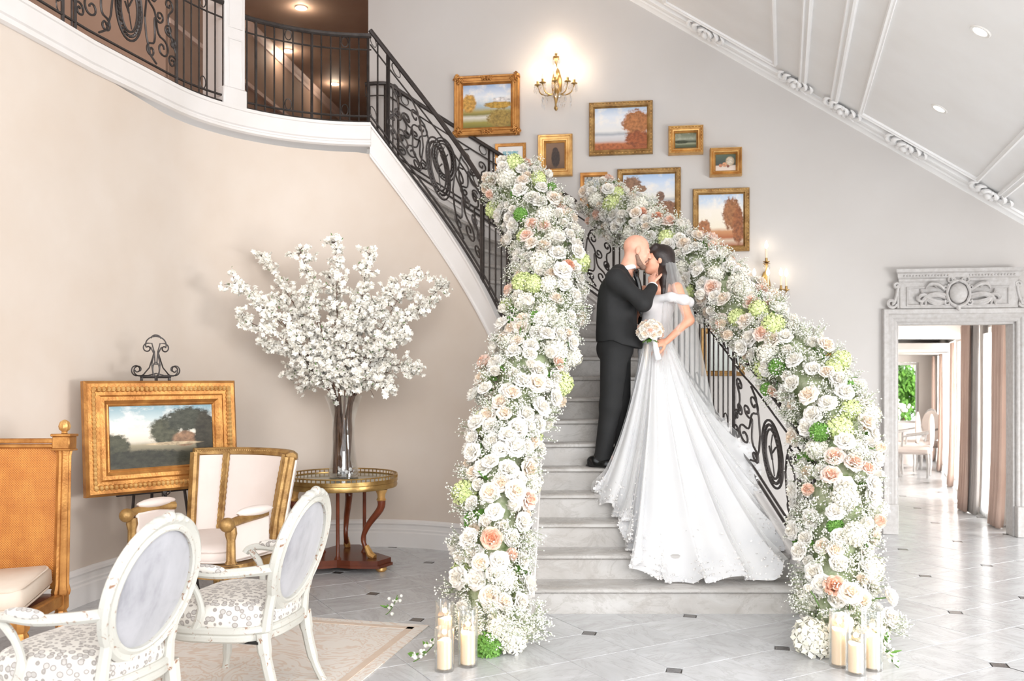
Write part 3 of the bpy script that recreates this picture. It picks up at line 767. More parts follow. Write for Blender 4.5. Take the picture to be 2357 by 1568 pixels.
def sprig_cloud(origins, dirs, L, per, spread, size, name, root):
    """branching baby's breath sprays: thin stems ending in florets"""
    stems = MB(); pts = []
    for o, d in zip(origins, dirs):
        d = Vector(d).normalized(); o = Vector(o); l = L*random.uniform(.6, 1.25)
        for k in range(3):
            e = (d+Vector((random.gauss(0, spread), random.gauss(0, spread), random.gauss(0, spread)))*.7).normalized(); tip = o+e*l
            stems.tube([o, o.lerp(tip, .5)+Vector((random.gauss(0, .006),)*3), tip], .0011, 3, cap=False)
            for q in range(per):
                w = (e+Vector((random.gauss(0, spread), random.gauss(0, spread), random.gauss(0, spread)))).normalized()
                b = o+e*l*random.uniform(.45, .9); t2 = b+w*l*random.uniform(.18, .42)
                if q % 2 == 0: stems.tube([b, t2], .0008, 3, cap=False)
                pts.append(t2)
    a = link(name, cloud_mesh(name, pts, rng.uniform(size*.6, size*1.25, len(pts)), gypm), root); a['kind'] = 'stuff'
    b = obj('spray_stems', stems, gyps, root, smooth=False); b['kind'] = 'stuff'
def garland(name, label, ctrl, nrose, nball, ngreen, nleaf, ngyp, seed, colours):
    """ctrl: (u, v, Y, half width px)"""
    rr = random.Random(seed); root = thing(name, label, 'flower garland', (0, 0, 0))
    C = spline([U(u, v, Y) for u, v, Y, w in ctrl], 10); Wd = []
    for k in range(len(ctrl)-1):
        for j in range(10): Wd.append(lerp(ctrl[k][3]*ctrl[k][2], ctrl[k+1][3]*ctrl[k+1][2], j/10)/F_PX)
    Wd.append(ctrl[-1][3]*ctrl[-1][2]/F_PX)
    # lumpy moss core
    m = MB(); rs = [w*.60*(.9+.2*rr.random()) for w in Wd]; rs[0] *= .35; rs[1] *= .7; rs[-1] *= .3; rs[-2] *= .6
    m.tube(C, rs, 12); obj('moss_core', m, corem, root)
    d = [0.0]
    for a, b in zip(C, C[1:]): d.append(d[-1]+(b-a).length)
    L = d[-1]
    def frame_at(s):
        k = max(1, min(len(C)-1, int(np.searchsorted(d, s)))); t = (s-d[k-1])/(d[k]-d[k-1]+1e-9); P = C[k-1].lerp(C[k], t); T = (C[k]-C[k-1]).normalized(); w = lerp(Wd[k-1], Wd[k], t)
        view = (Vector((0, 0, CAM_H))-P).normalized(); A = (view-T*view.dot(T)).normalized(); return P, T, A, T.cross(A), w
    placed = []
    def place(rad, tries=60, rng_a=2.2, gap=.74):
        for _ in range(tries):
            s = rr.uniform(.02, .995)*L; a = rr.uniform(-rng_a, rng_a); P, T, A, B, w = frame_at(s); N = A*cos(a)+B*sin(a)
            c = P+N*(w*(rr.uniform(.80, .96) if rr.random() < .78 else rr.uniform(.98, 1.12)))
            if c.z < rad*.7: continue
            if all((c-q).length > (rad+r2)*gap for q, r2 in placed): placed.append((c, rad)); return c, (N+T*rr.uniform(-.35, .35)+Vector((0, 0, .15))).normalized()
        return None
    def put(nm, me, c, N, size):
        M = Matrix.Translation(c) @ N.to_track_quat('Z', 'Y').to_matrix().to_4x4() @ Matrix.Rotation(rr.uniform(0, 6.28), 4, 'Z') @ Matrix.Diagonal((size, size, size, 1)); return link(nm, me, root, M)
    for k in range(nball):
        kind = 'lime' if k < nball*.34 else 'white'; r = rr.uniform(.07, .092); q = place(r)
        if q: put('hydrangea', BALLS[kind], q[0]-q[1]*r*.55, q[1], r*2.05)
    for k in range(ngreen):
        r = rr.uniform(.042, .06); q = place(r)
        if q: put('green_pompom', BALLS['green'], q[0]-q[1]*r*.6, q[1], r*2)
    for k in range(nrose):
        r = rr.uniform(.046, .064); q = place(r, 90)
        if q:
            c = rr.choices(list(colours), list(colours.values()))[0]; put('rose', ROSES[c, rr.choice((0, 0, 1, 1, 2))], q[0]-q[1]*r*.55, q[1], r*2.1)
    for k in range(nleaf):
        s = rr.uniform(.03, .97)*L; a = rr.uniform(-2.2, 2.2); P, T, A, B, w = frame_at(s); N = A*cos(a)+B*sin(a)
        put('leaf', LEAF, P+N*w*.62, (N+T*rr.uniform(-.9, .9)+B*rr.uniform(-.5, .5)).normalized(), rr.uniform(.07, .11))
    og, dg = [], []
    for k in range(ngyp):
        s = rr.uniform(0.01, .99)*L; a = rr.uniform(-2.5, 2.5); P, T, A, B, w = frame_at(s); N = A*cos(a)+B*sin(a); q = P+N*w*rr.uniform(.48, .68)
        if q.z < .03: continue
        og.append(q); dg.append(N+T*rr.uniform(-.5, .5))
    k = int(len(og)*.6); sprig_cloud(og[:k], dg[:k], .072, 8, .45, .0066, 'babys_breath', root); sprig_cloud(og[k:], dg[k:], .135, 9, .38, .0060, 'babys_breath', root)
    return root, frame_at, L, placed
GL = garland('flower_garland', 'shorter garland of white roses and green hydrangea rising on the inner railing behind the groom', [
    (1135, 1452, 5.30, 86), (1128, 1330, 5.45, 88), (1142, 1200, 5.58, 80), (1150, 1075, 5.75, 84), (1185, 930, 6.05, 98), (1232, 800, 6.45, 92), (1262, 680, 6.85, 86), (1258, 580, 7.2, 84), (1228, 490, 7.5, 80), (1165, 405, 7.8, 66)],
    235, 36, 13, 44, 1250, 11, {'white': 8, 'cream': 3, 'blush': .7, 'peach': .08})
GR = garland('flower_garland', 'long garland of white and blush roses cascading down the outer railing beside the bride', [
    (1935, 1448, 5.28, 92), (1922, 1310, 5.42, 86), (1928, 1160, 5.6, 96), (1930, 1030, 5.8, 88), (1885, 905, 6.08, 92), (1800, 810, 6.45, 82), (1712, 724, 6.9, 74), (1622, 632, 7.35, 72), (1530, 562, 7.8, 64), (1440, 500, 8.3, 56), (1372, 448, 8.65, 50)],
    255, 44, 15, 50, 1350, 12, {'white': 7, 'cream': 3.2, 'blush': 1.5, 'peach': .2})
# long-stemmed roses sticking out near the foot of the right garland, and trailing sprigs
def stem_rose(root, u, v, Y, bu, bv, bY, size, colr='white', kind=1):
    a, b = U(bu, bv, bY), U(u, v, Y); d = (b-a).normalized()
    obj('rose_stem', MB().tube([a, a.lerp(b, .5)+Vector((0, 0, .012)), b], .004, 5), stemg, root)
    link('rose', ROSES[colr, kind], root, Matrix.Translation(b) @ d.to_track_quat('Z', 'Y').to_matrix().to_4x4() @ Matrix.Diagonal((size, size, size, 1)))
stem_rose(GR[0], 2040, 1376, 5.15, 1990, 1392, 5.2, .115); stem_rose(GR[0], 2042, 1425, 5.1, 1990, 1440, 5.2, .12); stem_rose(GR[0], 1862, 1358, 5.05, 1885, 1395, 5.15, .075, 'white', 2)
stem_rose(GR[0], 1958, 1368, 4.92, 1955, 1410, 5.05, .12, 'cream', 0); stem_rose(GR[0], 1936, 1436, 4.92, 1935, 1460, 5.1, .115, 'cream', 0)
for (root, c, lab) in ((GL[0], (1122, 1488, 4.99), 'green'), ):
    link('green_pompom', BALLS['green'], root, Matrix.Translation(U(*c)) @ Matrix.Diagonal((.165, .165, .165, 1)))
link('hydrangea', BALLS['white'], GR[0], Matrix.Translation(U(1872, 1470, 4.98)) @ Matrix.Diagonal((.24, .24, .24, 1)))
link('hydrangea', BALLS['lime'], GL[0], Matrix.Translation(U(1168, 706, 6.75)) @ Matrix.Diagonal((.13, .13, .13, 1)))
for (root, spots) in ((GL[0], ((1178, 1474, 5.02, .19), (1098, 1452, 5.06, .15), (1150, 1442, 5.0, .15), (1208, 1440, 5.15, .14))), (GR[0], ((1925, 1488, 4.98, .17), (1985, 1482, 5.02, .18), (2020, 1452, 5.12, .15)))):
    og, dg = [], []
    for (u, v, Y, s) in spots:
        c = U(u, v, Y); c.z = max(c.z, s*.42); link('hydrangea', BALLS['white'], root, Matrix.Translation(c) @ Matrix.Rotation(u, 4, 'Z') @ Matrix.Diagonal((s, s, s, 1)))
        for k in range(16):
            d = Vector((random.gauss(0, 1), random.gauss(-.4, .7), abs(random.gauss(.2, .5)))).normalized(); og.append(c+d*s*.4); dg.append(d)
    sprig_cloud(og, dg, .10, 8, .42, .006, 'babys_breath', root)
def floor_spray(u0, v0, u1, v1, label, n=12, green=False):
    a, b = floor_pt(u0, v0), floor_pt(u1, v1); a.z = b.z = .02; root = thing('trailing_sprig', label, 'flower sprig', b)
    pts = [(a.lerp(b, t)-b)+Vector((0, 0, .10*(1-t)**2)) for t in np.linspace(0, 1, 9)]; obj('stem', MB().tube(pts, .003, 5), stemg, root); P = []
    m = MB(); lm = MB()
    for k in range(n*3):
        t = random.random(); c = pts[int(t*8)]+Vector((random.gauss(0, .022), random.gauss(0, .022), abs(random.gauss(.012, .015)))); m.ell(c, random.uniform(.006, .013), 6, 4)
        if k % 3 == 0: e = c+Vector((random.gauss(0, .03), random.gauss(0, .03), .02)); lm.tube([c, c.lerp(e, .5), e], [.002, .008, .001], 4)
    o = obj('florets', m, gypm, root); o['kind'] = 'stuff'; obj('leaflets', lm, leafm, root)['kind'] = 'stuff'
floor_spray(1020, 1500, 952, 1532, 'trailing sprig of pale florets lying on the floor by the candles under the shorter garland')
floor_spray(2030, 1518, 2068, 1546, 'trailing sprig of pale florets lying on the floor by the candles under the longer garland')
floor_spray(915, 1412, 888, 1422, 'tiny fallen white sprig lying alone on the marble floor', 4)
# ================================================================ PAINTINGS
def painting(name, ramp, blobs, cloud=(.75, .55), seed=0.0, warp=.05):
    """ramp: stops over height; blobs: (cx, cz, rx, rz, colour, ragged)"""
    t = NT(name); c = t.new('ShaderNodeTexCoord'); mp = t.new('ShaderNodeMapping'); t.lk(c.outputs['Generated'], mp.inputs[0]); mp.inputs['Location'].default_value = (seed, seed*1.7, seed*.6)
    n1 = t.noise(mp.outputs[0], 5, 5, .6); n2 = t.noise(mp.outputs[0], 16, 5, .65); sx = t.new('ShaderNodeSeparateXYZ'); t.lk(c.outputs['Generated'], sx.inputs[0])
    z = t.math('ADD', sx.outputs[2], t.math('MULTIPLY', t.math('SUBTRACT', n1, .5), warp)); col = t.ramp(z, ramp)
    cm = t.math('MULTIPLY', t.ramp(n1, [(.48, (0, 0, 0, 1)), (.68, (1, 1, 1, 1))]), t.ramp(sx.outputs[2], [(cloud[1]-.08, (0, 0, 0, 1)), (cloud[1]+.08, (1, 1, 1, 1))]))
    col = t.mix(t.math('MULTIPLY', cm, cloud[0]), col, srgb(240, 232, 222))
    for (cx, cz, rx, rz, cl, rag) in blobs:
        dx = t.math('DIVIDE', t.math('SUBTRACT', sx.outputs[0], cx), rx); dz = t.math('DIVIDE', t.math('SUBTRACT', sx.outputs[2], cz), rz)
        d = t.math('SQRT', t.math('ADD', t.math('MULTIPLY', dx, dx), t.math('MULTIPLY', dz, dz)))
        d = t.math('ADD', d, t.math('MULTIPLY', t.math('SUBTRACT', n2, .5), rag*2.2)); mk = t.ramp(d, [(.78, (1, 1, 1, 1)), (1.0, (0, 0, 0, 1))])
        dark = tuple(x*.45 for x in cl[:3])+(1,); col = t.mix(mk, col, t.mix(t.ramp(n2, [(.35, (0, 0, 0, 1)), (.65, (1, 1, 1, 1))]), dark, cl))
    t.set(Base_Color=col, Roughness=.55); t.bump(n2, .12, .002); MATS[name] = t.m; return t.m
S = srgb
def rect_loft(prof, w, h):
    V = []; n = len(prof)
    for (sx, sz) in ((-1, -1), (1, -1), (1, 1), (-1, 1)):
        for (a, d) in prof: V.append((sx*(w/2-a), -d, sz*(h/2-a)))
    return MB().add(V, [(i*n+j, i*n+(j+1) % n, ((i+1) % 4)*n+(j+1) % n, ((i+1) % 4)*n+j) for i in range(4) for j in range(n)])
def framed(label, P, w, h, fw, depth, mat, pmat, style='bead', rz=WANG, rx=0, group=None, liner=.012, linermat=None):
    t = thing('framed_painting', label, 'painting', P, rz, group); t.rotation_euler = (rx, 0, rz)
    d = depth
    prof = [(0, .002), (0, d*.75), (fw*.12, d), (fw*.28, d*.93), (fw*.34, d*.78), (fw*.62, d*.66), (fw*.7, d*.78), (fw*.86, d*.74), (fw, d*.45), (fw, .002)]
    obj('frame', rect_loft(prof, w, h), mat, t, ang=30)
    iw, ih = w-2*fw+.004, h-2*fw+.004
    obj('liner', rect_loft([(0, .003), (0, d*.42), (liner*.5, d*.48), (liner, d*.34), (liner, .003)], iw, ih), linermat or mat, t, ang=30)
    obj('canvas', MB().box((0, -d*.15, 0), (iw-liner*1.9, d*.2, ih-liner*1.9)), pmat, t, False)
    if style == 'bead':
        m = MB(); r = fw*.09
        for sz in (-1, 1):
            k = max(6, int(w/.035))
            for i in range(k): m.ell((lerp(-w/2+fw*.4, w/2-fw*.4, i/(k-1)), -d*.84, sz*(h/2-fw*.36)), r*1.5, 6, 4)
        for sx in (-1, 1):
            k = max(6, int(h/.035))
            for i in range(k): m.ell((sx*(w/2-fw*.36), -d*.84, lerp(-h/2+fw*.4, h/2-fw*.4, i/(k-1))), r*1.5, 6, 4)
        obj('beading', m, goldb, t)['kind'] = 'stuff'
    if style == 'ornate':
        for k, (sx, sz) in enumerate(((-1, -1), (1, -1), (1, 1), (-1, 1))):
            ornament(t, Matrix.Translation((sx*(w/2-fw*.5), -d*.8, sz*(h/2-fw*.5))) @ Matrix.Rotation(R(-45 if sx*sz > 0 else 45), 4, 'Y'), fw*1.25, fw*.7, k, mat, 'corner_ornament', .014)
        for sz in (-1, 1): ornament(t, Matrix.Translation((0, -d*.8, sz*(h/2-fw*.45))), fw*1.5, fw*.45, 9, mat, 'crest_ornament', .014)
    return t
sky = [(0, S(120, 96, 50)), (.2, S(140, 120, 62)), (.33, S(206, 204, 196)), (.40, S(150, 128, 70)), (.5, S(176, 190, 206)), (.75, S(206, 214, 226)), (1, S(150, 172, 204))]
P1 = painting('art_meadow', [(0, S(112, 104, 40)), (.12, S(150, 140, 64)), (.24, S(214, 208, 196)), (.31, S(124, 116, 56)), (.38, S(168, 150, 84)), (.5, S(160, 178, 190)), (.72, S(216, 220, 226)), (1, S(148, 172, 206))],
    [(.12, .58, .17, .24, S(216, 164, 76), .3), (.75, .52, .32, .09, S(202, 158, 60), .4), (.78, .2, .3, .24, S(170, 140, 66), .5), (.8, .64, .2, .06, S(238, 232, 230), .3)], seed=1)
P2 = painting('art_pond', [(0, S(90, 80, 60)), (.4, S(120, 110, 80)), (.6, S(60, 110, 110)), (1, S(120, 176, 190))], [(.3, .3, .3, .4, S(96, 70, 50), .3)], seed=2)
P3 = painting('art_figure', [(0, S(92, 66, 46)), (.3, S(120, 90, 66)), (1, S(128, 98, 76))], [(.52, .42, .26, .40, S(62, 44, 36), .15), (.5, .72, .16, .12, S(70, 50, 42), .15)], (0, .9), 3)
P4 = painting('art_autumn_lake', [(0, S(150, 78, 40)), (.14, S(184, 110, 62)), (.22, S(196, 190, 190)), (.32, S(206, 204, 206)), (.37, S(160, 164, 172)), (.45, S(222, 220, 218)), (.8, S(214, 220, 230)), (1, S(176, 194, 218))],
    [(.80, .62, .30, .34, S(192, 124, 72), .45), (.85, .22, .3, .22, S(170, 92, 48), .4), (.3, .06, .4, .1, S(186, 104, 56), .4)], seed=4)
P5 = painting('art_dusk', [(0, S(60, 56, 46)), (.5, S(120, 116, 100)), (.75, S(168, 178, 184)), (1, S(70, 64, 50))], [], seed=5)
P6 = painting('art_lone_tree', [(0, S(120, 84, 58)), (.12, S(150, 112, 84)), (.2, S(196, 196, 198)), (.33, S(208, 208, 208)), (.37, S(170, 170, 172)), (.45, S(228, 224, 216)), (.8, S(196, 210, 230)), (1, S(160, 186, 218))],
    [(.17, .76, .20, .22, S(156, 116, 88), .5), (.35, .66, .12, .09, S(166, 128, 100), .5), (.72, .46, .09, .14, S(140, 104, 82), .3), (.82, .22, .28, .14, S(150, 104, 74), .4), (.08, .45, .03, .3, S(110, 80, 62), .1)], seed=6)
P7 = painting('art_storm', [(0, S(58, 62, 40)), (.2, S(92, 98, 70)), (.3, S(150, 154, 128)), (.42, S(52, 58, 40)), (.6, S(150, 154, 134)), (1, S(92, 100, 76))], [(.3, .42, .4, .12, S(66, 72, 48), .3)], (.3, .6), 7)
P8 = painting('art_still_life', [(0, S(226, 214, 204)), (.3, S(216, 200, 188)), (.36, S(62, 70, 66)), (1, S(86, 100, 86))], [(.72, .58, .24, .32, S(214, 190, 158), .05), (.72, .58, .17, .24, S(236, 222, 200), .05), (.25, .33, .1, .12, S(222, 150, 112), .05), (.45, .38, .13, .16, S(232, 170, 128), .05), (.62, .28, .08, .1, S(150, 96, 80), .05)], (0, .9), 8, .01)
P9 = painting('art_woodland', [(0, S(160, 88, 48)), (.1, S(206, 186, 164)), (.16, S(168, 96, 54)), (.28, S(196, 140, 96)), (.36, S(236, 226, 206)), (.7, S(238, 230, 218)), (.85, S(200, 212, 226)), (1, S(176, 196, 222))],
    [(.74, .62, .22, .34, S(176, 116, 70), .45), (.88, .4, .14, .4, S(166, 100, 56), .4), (.12, .34, .16, .2, S(190, 124, 78), .5)], seed=9)
P10 = painting('art_pale', [(0, S(190, 196, 190)), (1, S(224, 228, 224))], [], seed=10)
P11 = painting('art_village', [(0, S(74, 70, 56)), (.22, S(62, 60, 48)), (.36, S(150, 140, 116)), (.42, S(206, 196, 180)), (.55, S(226, 218, 202)), (.8, S(176, 190, 192)), (1, S(120, 152, 164))],
    [(.06, .36, .14, .22, S(78, 78, 60), .35), (.3, .14, .5, .16, S(60, 60, 48), .3), (.52, .58, .17, .24, S(84, 84, 66), .35), (.74, .76, .24, .22, S(72, 74, 62), .45), (.72, .44, .14, .14, S(158, 122, 94), .2), (.92, .5, .12, .46, S(66, 62, 50), .3), (.6, .37, .3, .03, S(206, 184, 150), .3)], seed=11)
def wall_pic(u0, v0, u1, v1, label, fw, depth, mat, pm, style, **kw):
    c = WP((u0+u1)/2, (v0+v1)/2); k = c.y/F_PX; P = WP((u0+u1)/2, (v0+v1)/2, .004)
    return framed(label, P, (u1-u0)*k*1.01, (v1-v0)*k, fw, depth, mat, pm, style, **kw)
wall_pic(1046, 176, 1197, 315, 'meadow landscape in a wide ornate gilt frame beside the wall sconce', .085, .06, goldm, P1, 'ornate')
wall_pic(1140, 331, 1211, 425, 'small white-matted picture in a thin gilt frame half hidden by flowers', .035, .03, goldm, P2, 'bead', liner=.05, linermat=whitem)
wall_pic(1239, 312, 1318, 408, 'upright dark brown figure picture in a broad pale gilt frame', .075, .06, goldb, P3, 'plain')
wall_pic(1357, 236, 1501, 358, 'autumn lake landscape with russet tree in a beaded gilt frame', .05, .045, goldd, P4, 'bead')
wall_pic(1336, 398, 1398, 480, 'small dusky picture in a narrow gilt frame peeking over the flowers', .035, .03, goldm, P5, 'plain')
wall_pic(1422, 389, 1565, 510, 'lake landscape with a lone tree in a beaded gilt frame', .05, .045, goldd, P6, 'bead')
wall_pic(1539, 293, 1617, 358, 'small dark stormy landscape in a deep bright gilt frame', .06, .09, goldb, P7, 'bead')
wall_pic(1634, 344, 1705, 408, 'small still life of fruit and plate in a deep gilt frame', .05, .10, goldb, P8, 'plain')
wall_pic(1596, 435, 1722, 580, 'woodland clearing landscape in a beaded gilt frame above the candle sconce', .05, .045, goldd, P9, 'bead')
wall_pic(1885, 812, 1922, 862, 'small pale picture in a thin gilt frame near the doorway', .025, .025, goldm, P10, 'plain')
wall_pic(1615, 756, 1712, 866, 'picture in a brown gilt frame seen behind the outer stair railing', .045, .04, goldd, P10, 'plain')

# ================================================================ WALL SCONCES
def crystal_mesh():
    return MB().lathe([(.001, .0), (.007, -.008), (.010, -.022), (.006, -.036), (.001, -.048)], n=6, cap=True).mesh('crystal_drop', crystm, False)
CRY = crystal_mesh(); BEADM = MB().ell((0, 0, 0), .008, 6, 4).mesh('crystal_bead', crystm, False)
def sconce(P, label, power, candle=.055):
    t = thing('wall_sconce', label, 'wall lamp', P, WANG); t.scale = (1.1, 1.1, 1.15)
    obj('backplate', MB().ell((0, -.012, 0), (.05, .018, .13), 14, 8).ell((0, -.02, .1), (.03, .02, .05), 10, 6), brassm, t)
    obj('stem', MB().lathe([(.006, -.26), (.014, -.25), (.02, -.235), (.010, -.21), (.014, -.17), (.03, -.12), (.036, -.09), (.018, -.05), (.014, .02), (.022, .05), (.012, .08), (.010, .16), (.02, .20), (.032, .21), (.01, .215)], c=(0, -.09, 0), n=14), brassm, t)
    obj('bracket', MB().tube([(0, 0, -.05), (0, -.05, -.04), (0, -.09, -.06)], .012, 6), brassm, t)
    rr = random.Random(3)
    tips = []
    for k, a in enumerate((-82, -42, 0, 42, 82)):
        d = Vector((sin(R(a)), -cos(R(a))*.62, 0)); rch = .175; b = Vector((0, -.09, -.07))
        obj('arm', MB().tube(spline([b, b+d*rch*.35+Vector((0, 0, -.05)), b+d*rch*.8+Vector((0, 0, -.035)), b+d*rch+Vector((0, 0, .035))], 6), .006, 6), brassm, t)
        tips.append(b+d*rch+Vector((0, 0, .035)))
    tips.append(Vector((0, -.09, .215)))
    for q in tips:
        obj('drip_cup', MB().lathe([(.004, -.01), (.012, 0), (.030, .008), (.031, .012), (.012, .012), (.011, .04), (.013, .042), (.004, .043)], c=q, n=14), brassm, t)
        obj('candle_sleeve', MB().lathe([(.0085, .04), (.0085, .04+candle), (.004, .042+candle)], c=q, n=10), waxm, t)
        obj('bulb', MB().lathe([(.004, .0), (.012, .012), (.0145, .026), (.010, .046), (.002, .066)], c=q+Vector((0, 0, .042+candle)), n=12), bulbm, t)
        for k in range(6):
            a = 2*pi*k/6; c = q+Vector((.028*cos(a), .028*sin(a), .004))
            link('crystal_bead', BEADM, t, Matrix.Translation(c+Vector((0, 0, -.012)))); link('crystal_drop', CRY, t, Matrix.Translation(c+Vector((0, 0, -.02))))
    for k in range(26):
        a = rr.uniform(-100, 100); r = rr.uniform(.05, .15); c = Vector((sin(R(a))*r, -.09-cos(R(a))*r*.6, rr.uniform(-.2, -.08)))
        link('crystal_drop', CRY, t, Matrix.Translation(c) @ Matrix.Diagonal((1.1, 1.1, 1.25, 1)))
    M = Matrix.Translation(P) @ Matrix.Rotation(WANG, 4, 'Z') @ Matrix.Diagonal((1.1, 1.1, 1.15, 1))
    for q in tips: point('sconce_bulb_light', M @ (q+Vector((0, -.01, .08+candle))), power, (1, .80, .60), .02)
    return t
sconce(WP(1282, 196, 0), 'crystal hung brass wall sconce with glowing candle bulbs high between two paintings', 1.5)
sconce(WP(1761, 664, 0), 'brass candle sconce with white sleeves rising behind the rose garland', .05, .085)

# ================================================================ DOORWAY
cx = (DX0+DX1)/2; door = sempty('door_1', (cx, wallY(cx), 0)); door.rotation_euler = (0, 0, WANG); dw = (DX1-DX0)/cos(WANG)/2
distw = plain('limed_white', S(192, 189, 187), .55, 0, S(174, 169, 165), 26, .2, 60)
prof = [(-.0, 0), (-.0, .03), (.012, .04), (.03, .036), (.045, .05), (.075, .046), (.085, .06), (.125, .066), (.135, .05), (.135, 0)]
def upright(sx):
    V = []
    for z in (.3, DZ+.13):
        for (a, d) in prof: V.append((sx*(dw+a), -d, z if z < 1 else DZ+a))
    k = len(prof); return MB().add(V, [(j, (j+1) % k, k+(j+1) % k, k+j) for j in range(k)]+[tuple(range(k)), tuple(range(k, 2*k))])
for sx in (-1, 1):
    obj('casing', upright(sx), distw, door, ang=20); obj('plinth_block', MB().box((sx*(dw+.068), -.038, .15), (.15, .076, .3), .006), distw, door)
    obj('jamb', MB().box((sx*(dw-.008), .085, DZ/2), (.03, .17, DZ), .003), distw, door)
V = []
for sx in (-1, 1):
    for (a, d) in prof: V.append((sx*(dw+a), -d, DZ+a))
k = len(prof); obj('head_casing', MB().add(V, [(j, (j+1) % k, k+(j+1) % k, k+j) for j in range(k)]+[tuple(range(k)), tuple(range(k, 2*k))]), distw, door, ang=20)
obj('head_jamb', MB().box((0, .085, DZ-.008), (2*dw, .17, .03), .003), distw, door)
z0 = DZ+.135; fw2 = dw-.02
obj('frieze', MB().box((0, -.035, z0+.13), (2*fw2, .07, .26), .004), distw, door)
obj('frieze_frame', rect_loft([(0, .07), (0, .082), (.01, .086), (.02, .078), (.02, .07)], 2*fw2-.12, .19).xf(Matrix.Translation((0, 0, z0+.115))), distw, door, ang=20)
cor = [(0, 0), (.07, 0), (.085, .02), (.085, .035), (.11, .05), (.12, .085), (.15, .10), (.15, .13), (0, .13)]
V = []
for sx in (-1, 1):
    for (a, b) in cor: V.append((sx*(fw2-.03+a*.55), -a, z0+.25+b))
k = len(cor); obj('cornice', MB().add(V, [(j, (j+1) % k, k+(j+1) % k, k+j) for j in range(k)]+[tuple(range(k)), tuple(range(k, 2*k))]), distw, door, ang=20)
for i in range(36):
    if abs(i-17.5) > 3: obj('bead', MB().ell((lerp(-fw2+.03, fw2-.03, i/35), -.118, z0+.315), .011, 6, 4), distw, door)
# consoles
for sx in (-1, 1):
    P = [(sx*(fw2+.12-.0), -.05, z0+.02)]
    m = MB()
    sp = spir((fw2+.075, .055), .05, R(190), 1.2, 1)[::-1]+[(fw2+.06, .0+.03), (fw2+.03, .12), (fw2+.015, .2)]+spir((fw2+.03, .225), .03, R(180), 1.1, -1)
    m.tube([(sx*x, -.06, z0+z) for x, z in sp], .017, 6); m.box((sx*(fw2+.0), -.03, z0+.12), (.05, .06, .24), .006)
    obj('scroll_console', m, distw, door)
cm = MB().ell((0, -.095, z0+.14), (.085, .05, .10), 20, 12); obj('cartouche', cm, distw, door)
m = MB()
for sx in (-1, 1):
    m.tube([(sx*(.095+.012*cos(3*a)) *cos(a) if False else sx*.105*cos(a), -.10, z0+.14+.125*sin(a)) for a in np.linspace(-pi/2, pi/2, 16)], [.010+.008*abs(sin(4*a)) for a in np.linspace(-pi/2, pi/2, 16)], 7)
    for (x, zz, r, a0, dr) in ((.07, .27, .04, 200, -1), (.115, .20, .03, 120, 1), (.1, .05, .03, 60, -1), (.045, .31, .028, 270, 1)):
        m.tube([(sx*px, -.10, z0+pz) for px, pz in spir((x, zz), r, R(a0), 1.2, dr)], [.012*(1-.6*j/22) for j in range(23)], 6)
m.tube([(0, -.1, z0+.01), (.0, -.11, z0-.03)], [.03, .008], 7)
obj('cartouche_frame', m, distw, door)
for sx in (-1, 1):
    m = MB()
    for (x0, zz0, L, a, cu, w) in ((.10, .12, .30, 14, -1.6, .022), (.11, .09, .26, 30, -2.2, .02), (.12, .17, .22, 48, -2.0, .018), (.10, .06, .30, -4, 1.4, .02), (.13, .05, .24, -14, 2.2, .017), (.26, .10, .18, 40, -3.4, .016), (.3, .08, .14, -30, 3.4, .014), (.2, .2, .12, 60, -3, .014)):
        P = [Vector((x0, 0, zz0))]
        for j in range(1, 10):
            t = j/9; an = R(a)+cu*t*t; P.append(P[-1]+Vector((cos(an)*L/9, 0, sin(an)*L/9)))
        m.tube([(sx*p.x, -.085-.03*sin(pi*i/9), z0+p.z) for i, p in enumerate(P)], [w*(.35+.75*sin(pi*(.1+.85*i/9))) for i in range(10)], 6)
    obj('acanthus_leaves', m, distw, door)

# ================================================================ HALL BEYOND
def hx(Y): return 5.17+.24*(min(Y, 10.4)-9.2)+.405*max(0, Y-10.4)
hallw = plain('hall_plaster', S(222, 216, 210), .7, 0, S(215, 207, 200), 2)
HZ = 2.26
wins = [(9.55, 10.05), (11.2, 12.5), (13.4, 14.5), (15.3, 16.3)]
segs = []; y = 9.0
mb = MB()
def hseg(m, ya, yb, z0, z1, t=.12): m.prism([(hx(ya), ya), (hx(ya)+t, ya-t*.4), (hx(yb)+t, yb-t*.4), (hx(yb), yb)], z0, z1)
for (a, b) in wins:
    hseg(mb, y, a, 0, HZ); hseg(mb, a, b, 2.12, HZ); hseg(mb, a, b, 0, .08); y = b
hseg(mb, y, 17.2, 0, HZ); struct('wall_hall_right', mb, hallw, smooth=False)
hd = Vector((.4, 1)).normalized(); hn = Vector((-1, .4)).normalized()
for k, (a, b) in enumerate(wins):
    w = MB()
    for f in (0, .5, 1): Y = lerp(a, b, f); w.box((hx(Y)+.05, Y, 1.1), (.05, .05, 2.04))
    wo = sempty('window_%d' % (k+1)); obj('window_frame', w, whitem, wo, False)
    w = MB()
    for z in (.75, 1.45): w.tube([(hx(a)+.05, a, z), (hx(b)+.05, b, z)], .016, 4)
    obj('glazing_bar', w, whitem, wo, False)
    pn = MB()
    pn.add([(hx(a)+.055, a, .1), (hx(b)+.055, b, .1), (hx(b)+.055, b, 2.1), (hx(a)+.055, a, 2.1)], [(0, 1, 2, 3)]); obj('pane', pn, glassm, wo, False)
mb = MB().prism([(3.6, 9.05), (5.4, 8.85), (9.4, 17.3), (6.6, 17.3)], HZ, HZ+.1); struct('ceiling_hall', mb, ceilm, smooth=False)
mb = MB().prism([(4.4, 11.9), (hx(11.9), 11.9), (hx(12.2), 12.2), (4.5, 12.2)], 2.08, HZ); struct('trim_5', mb, hallw, smooth=False)
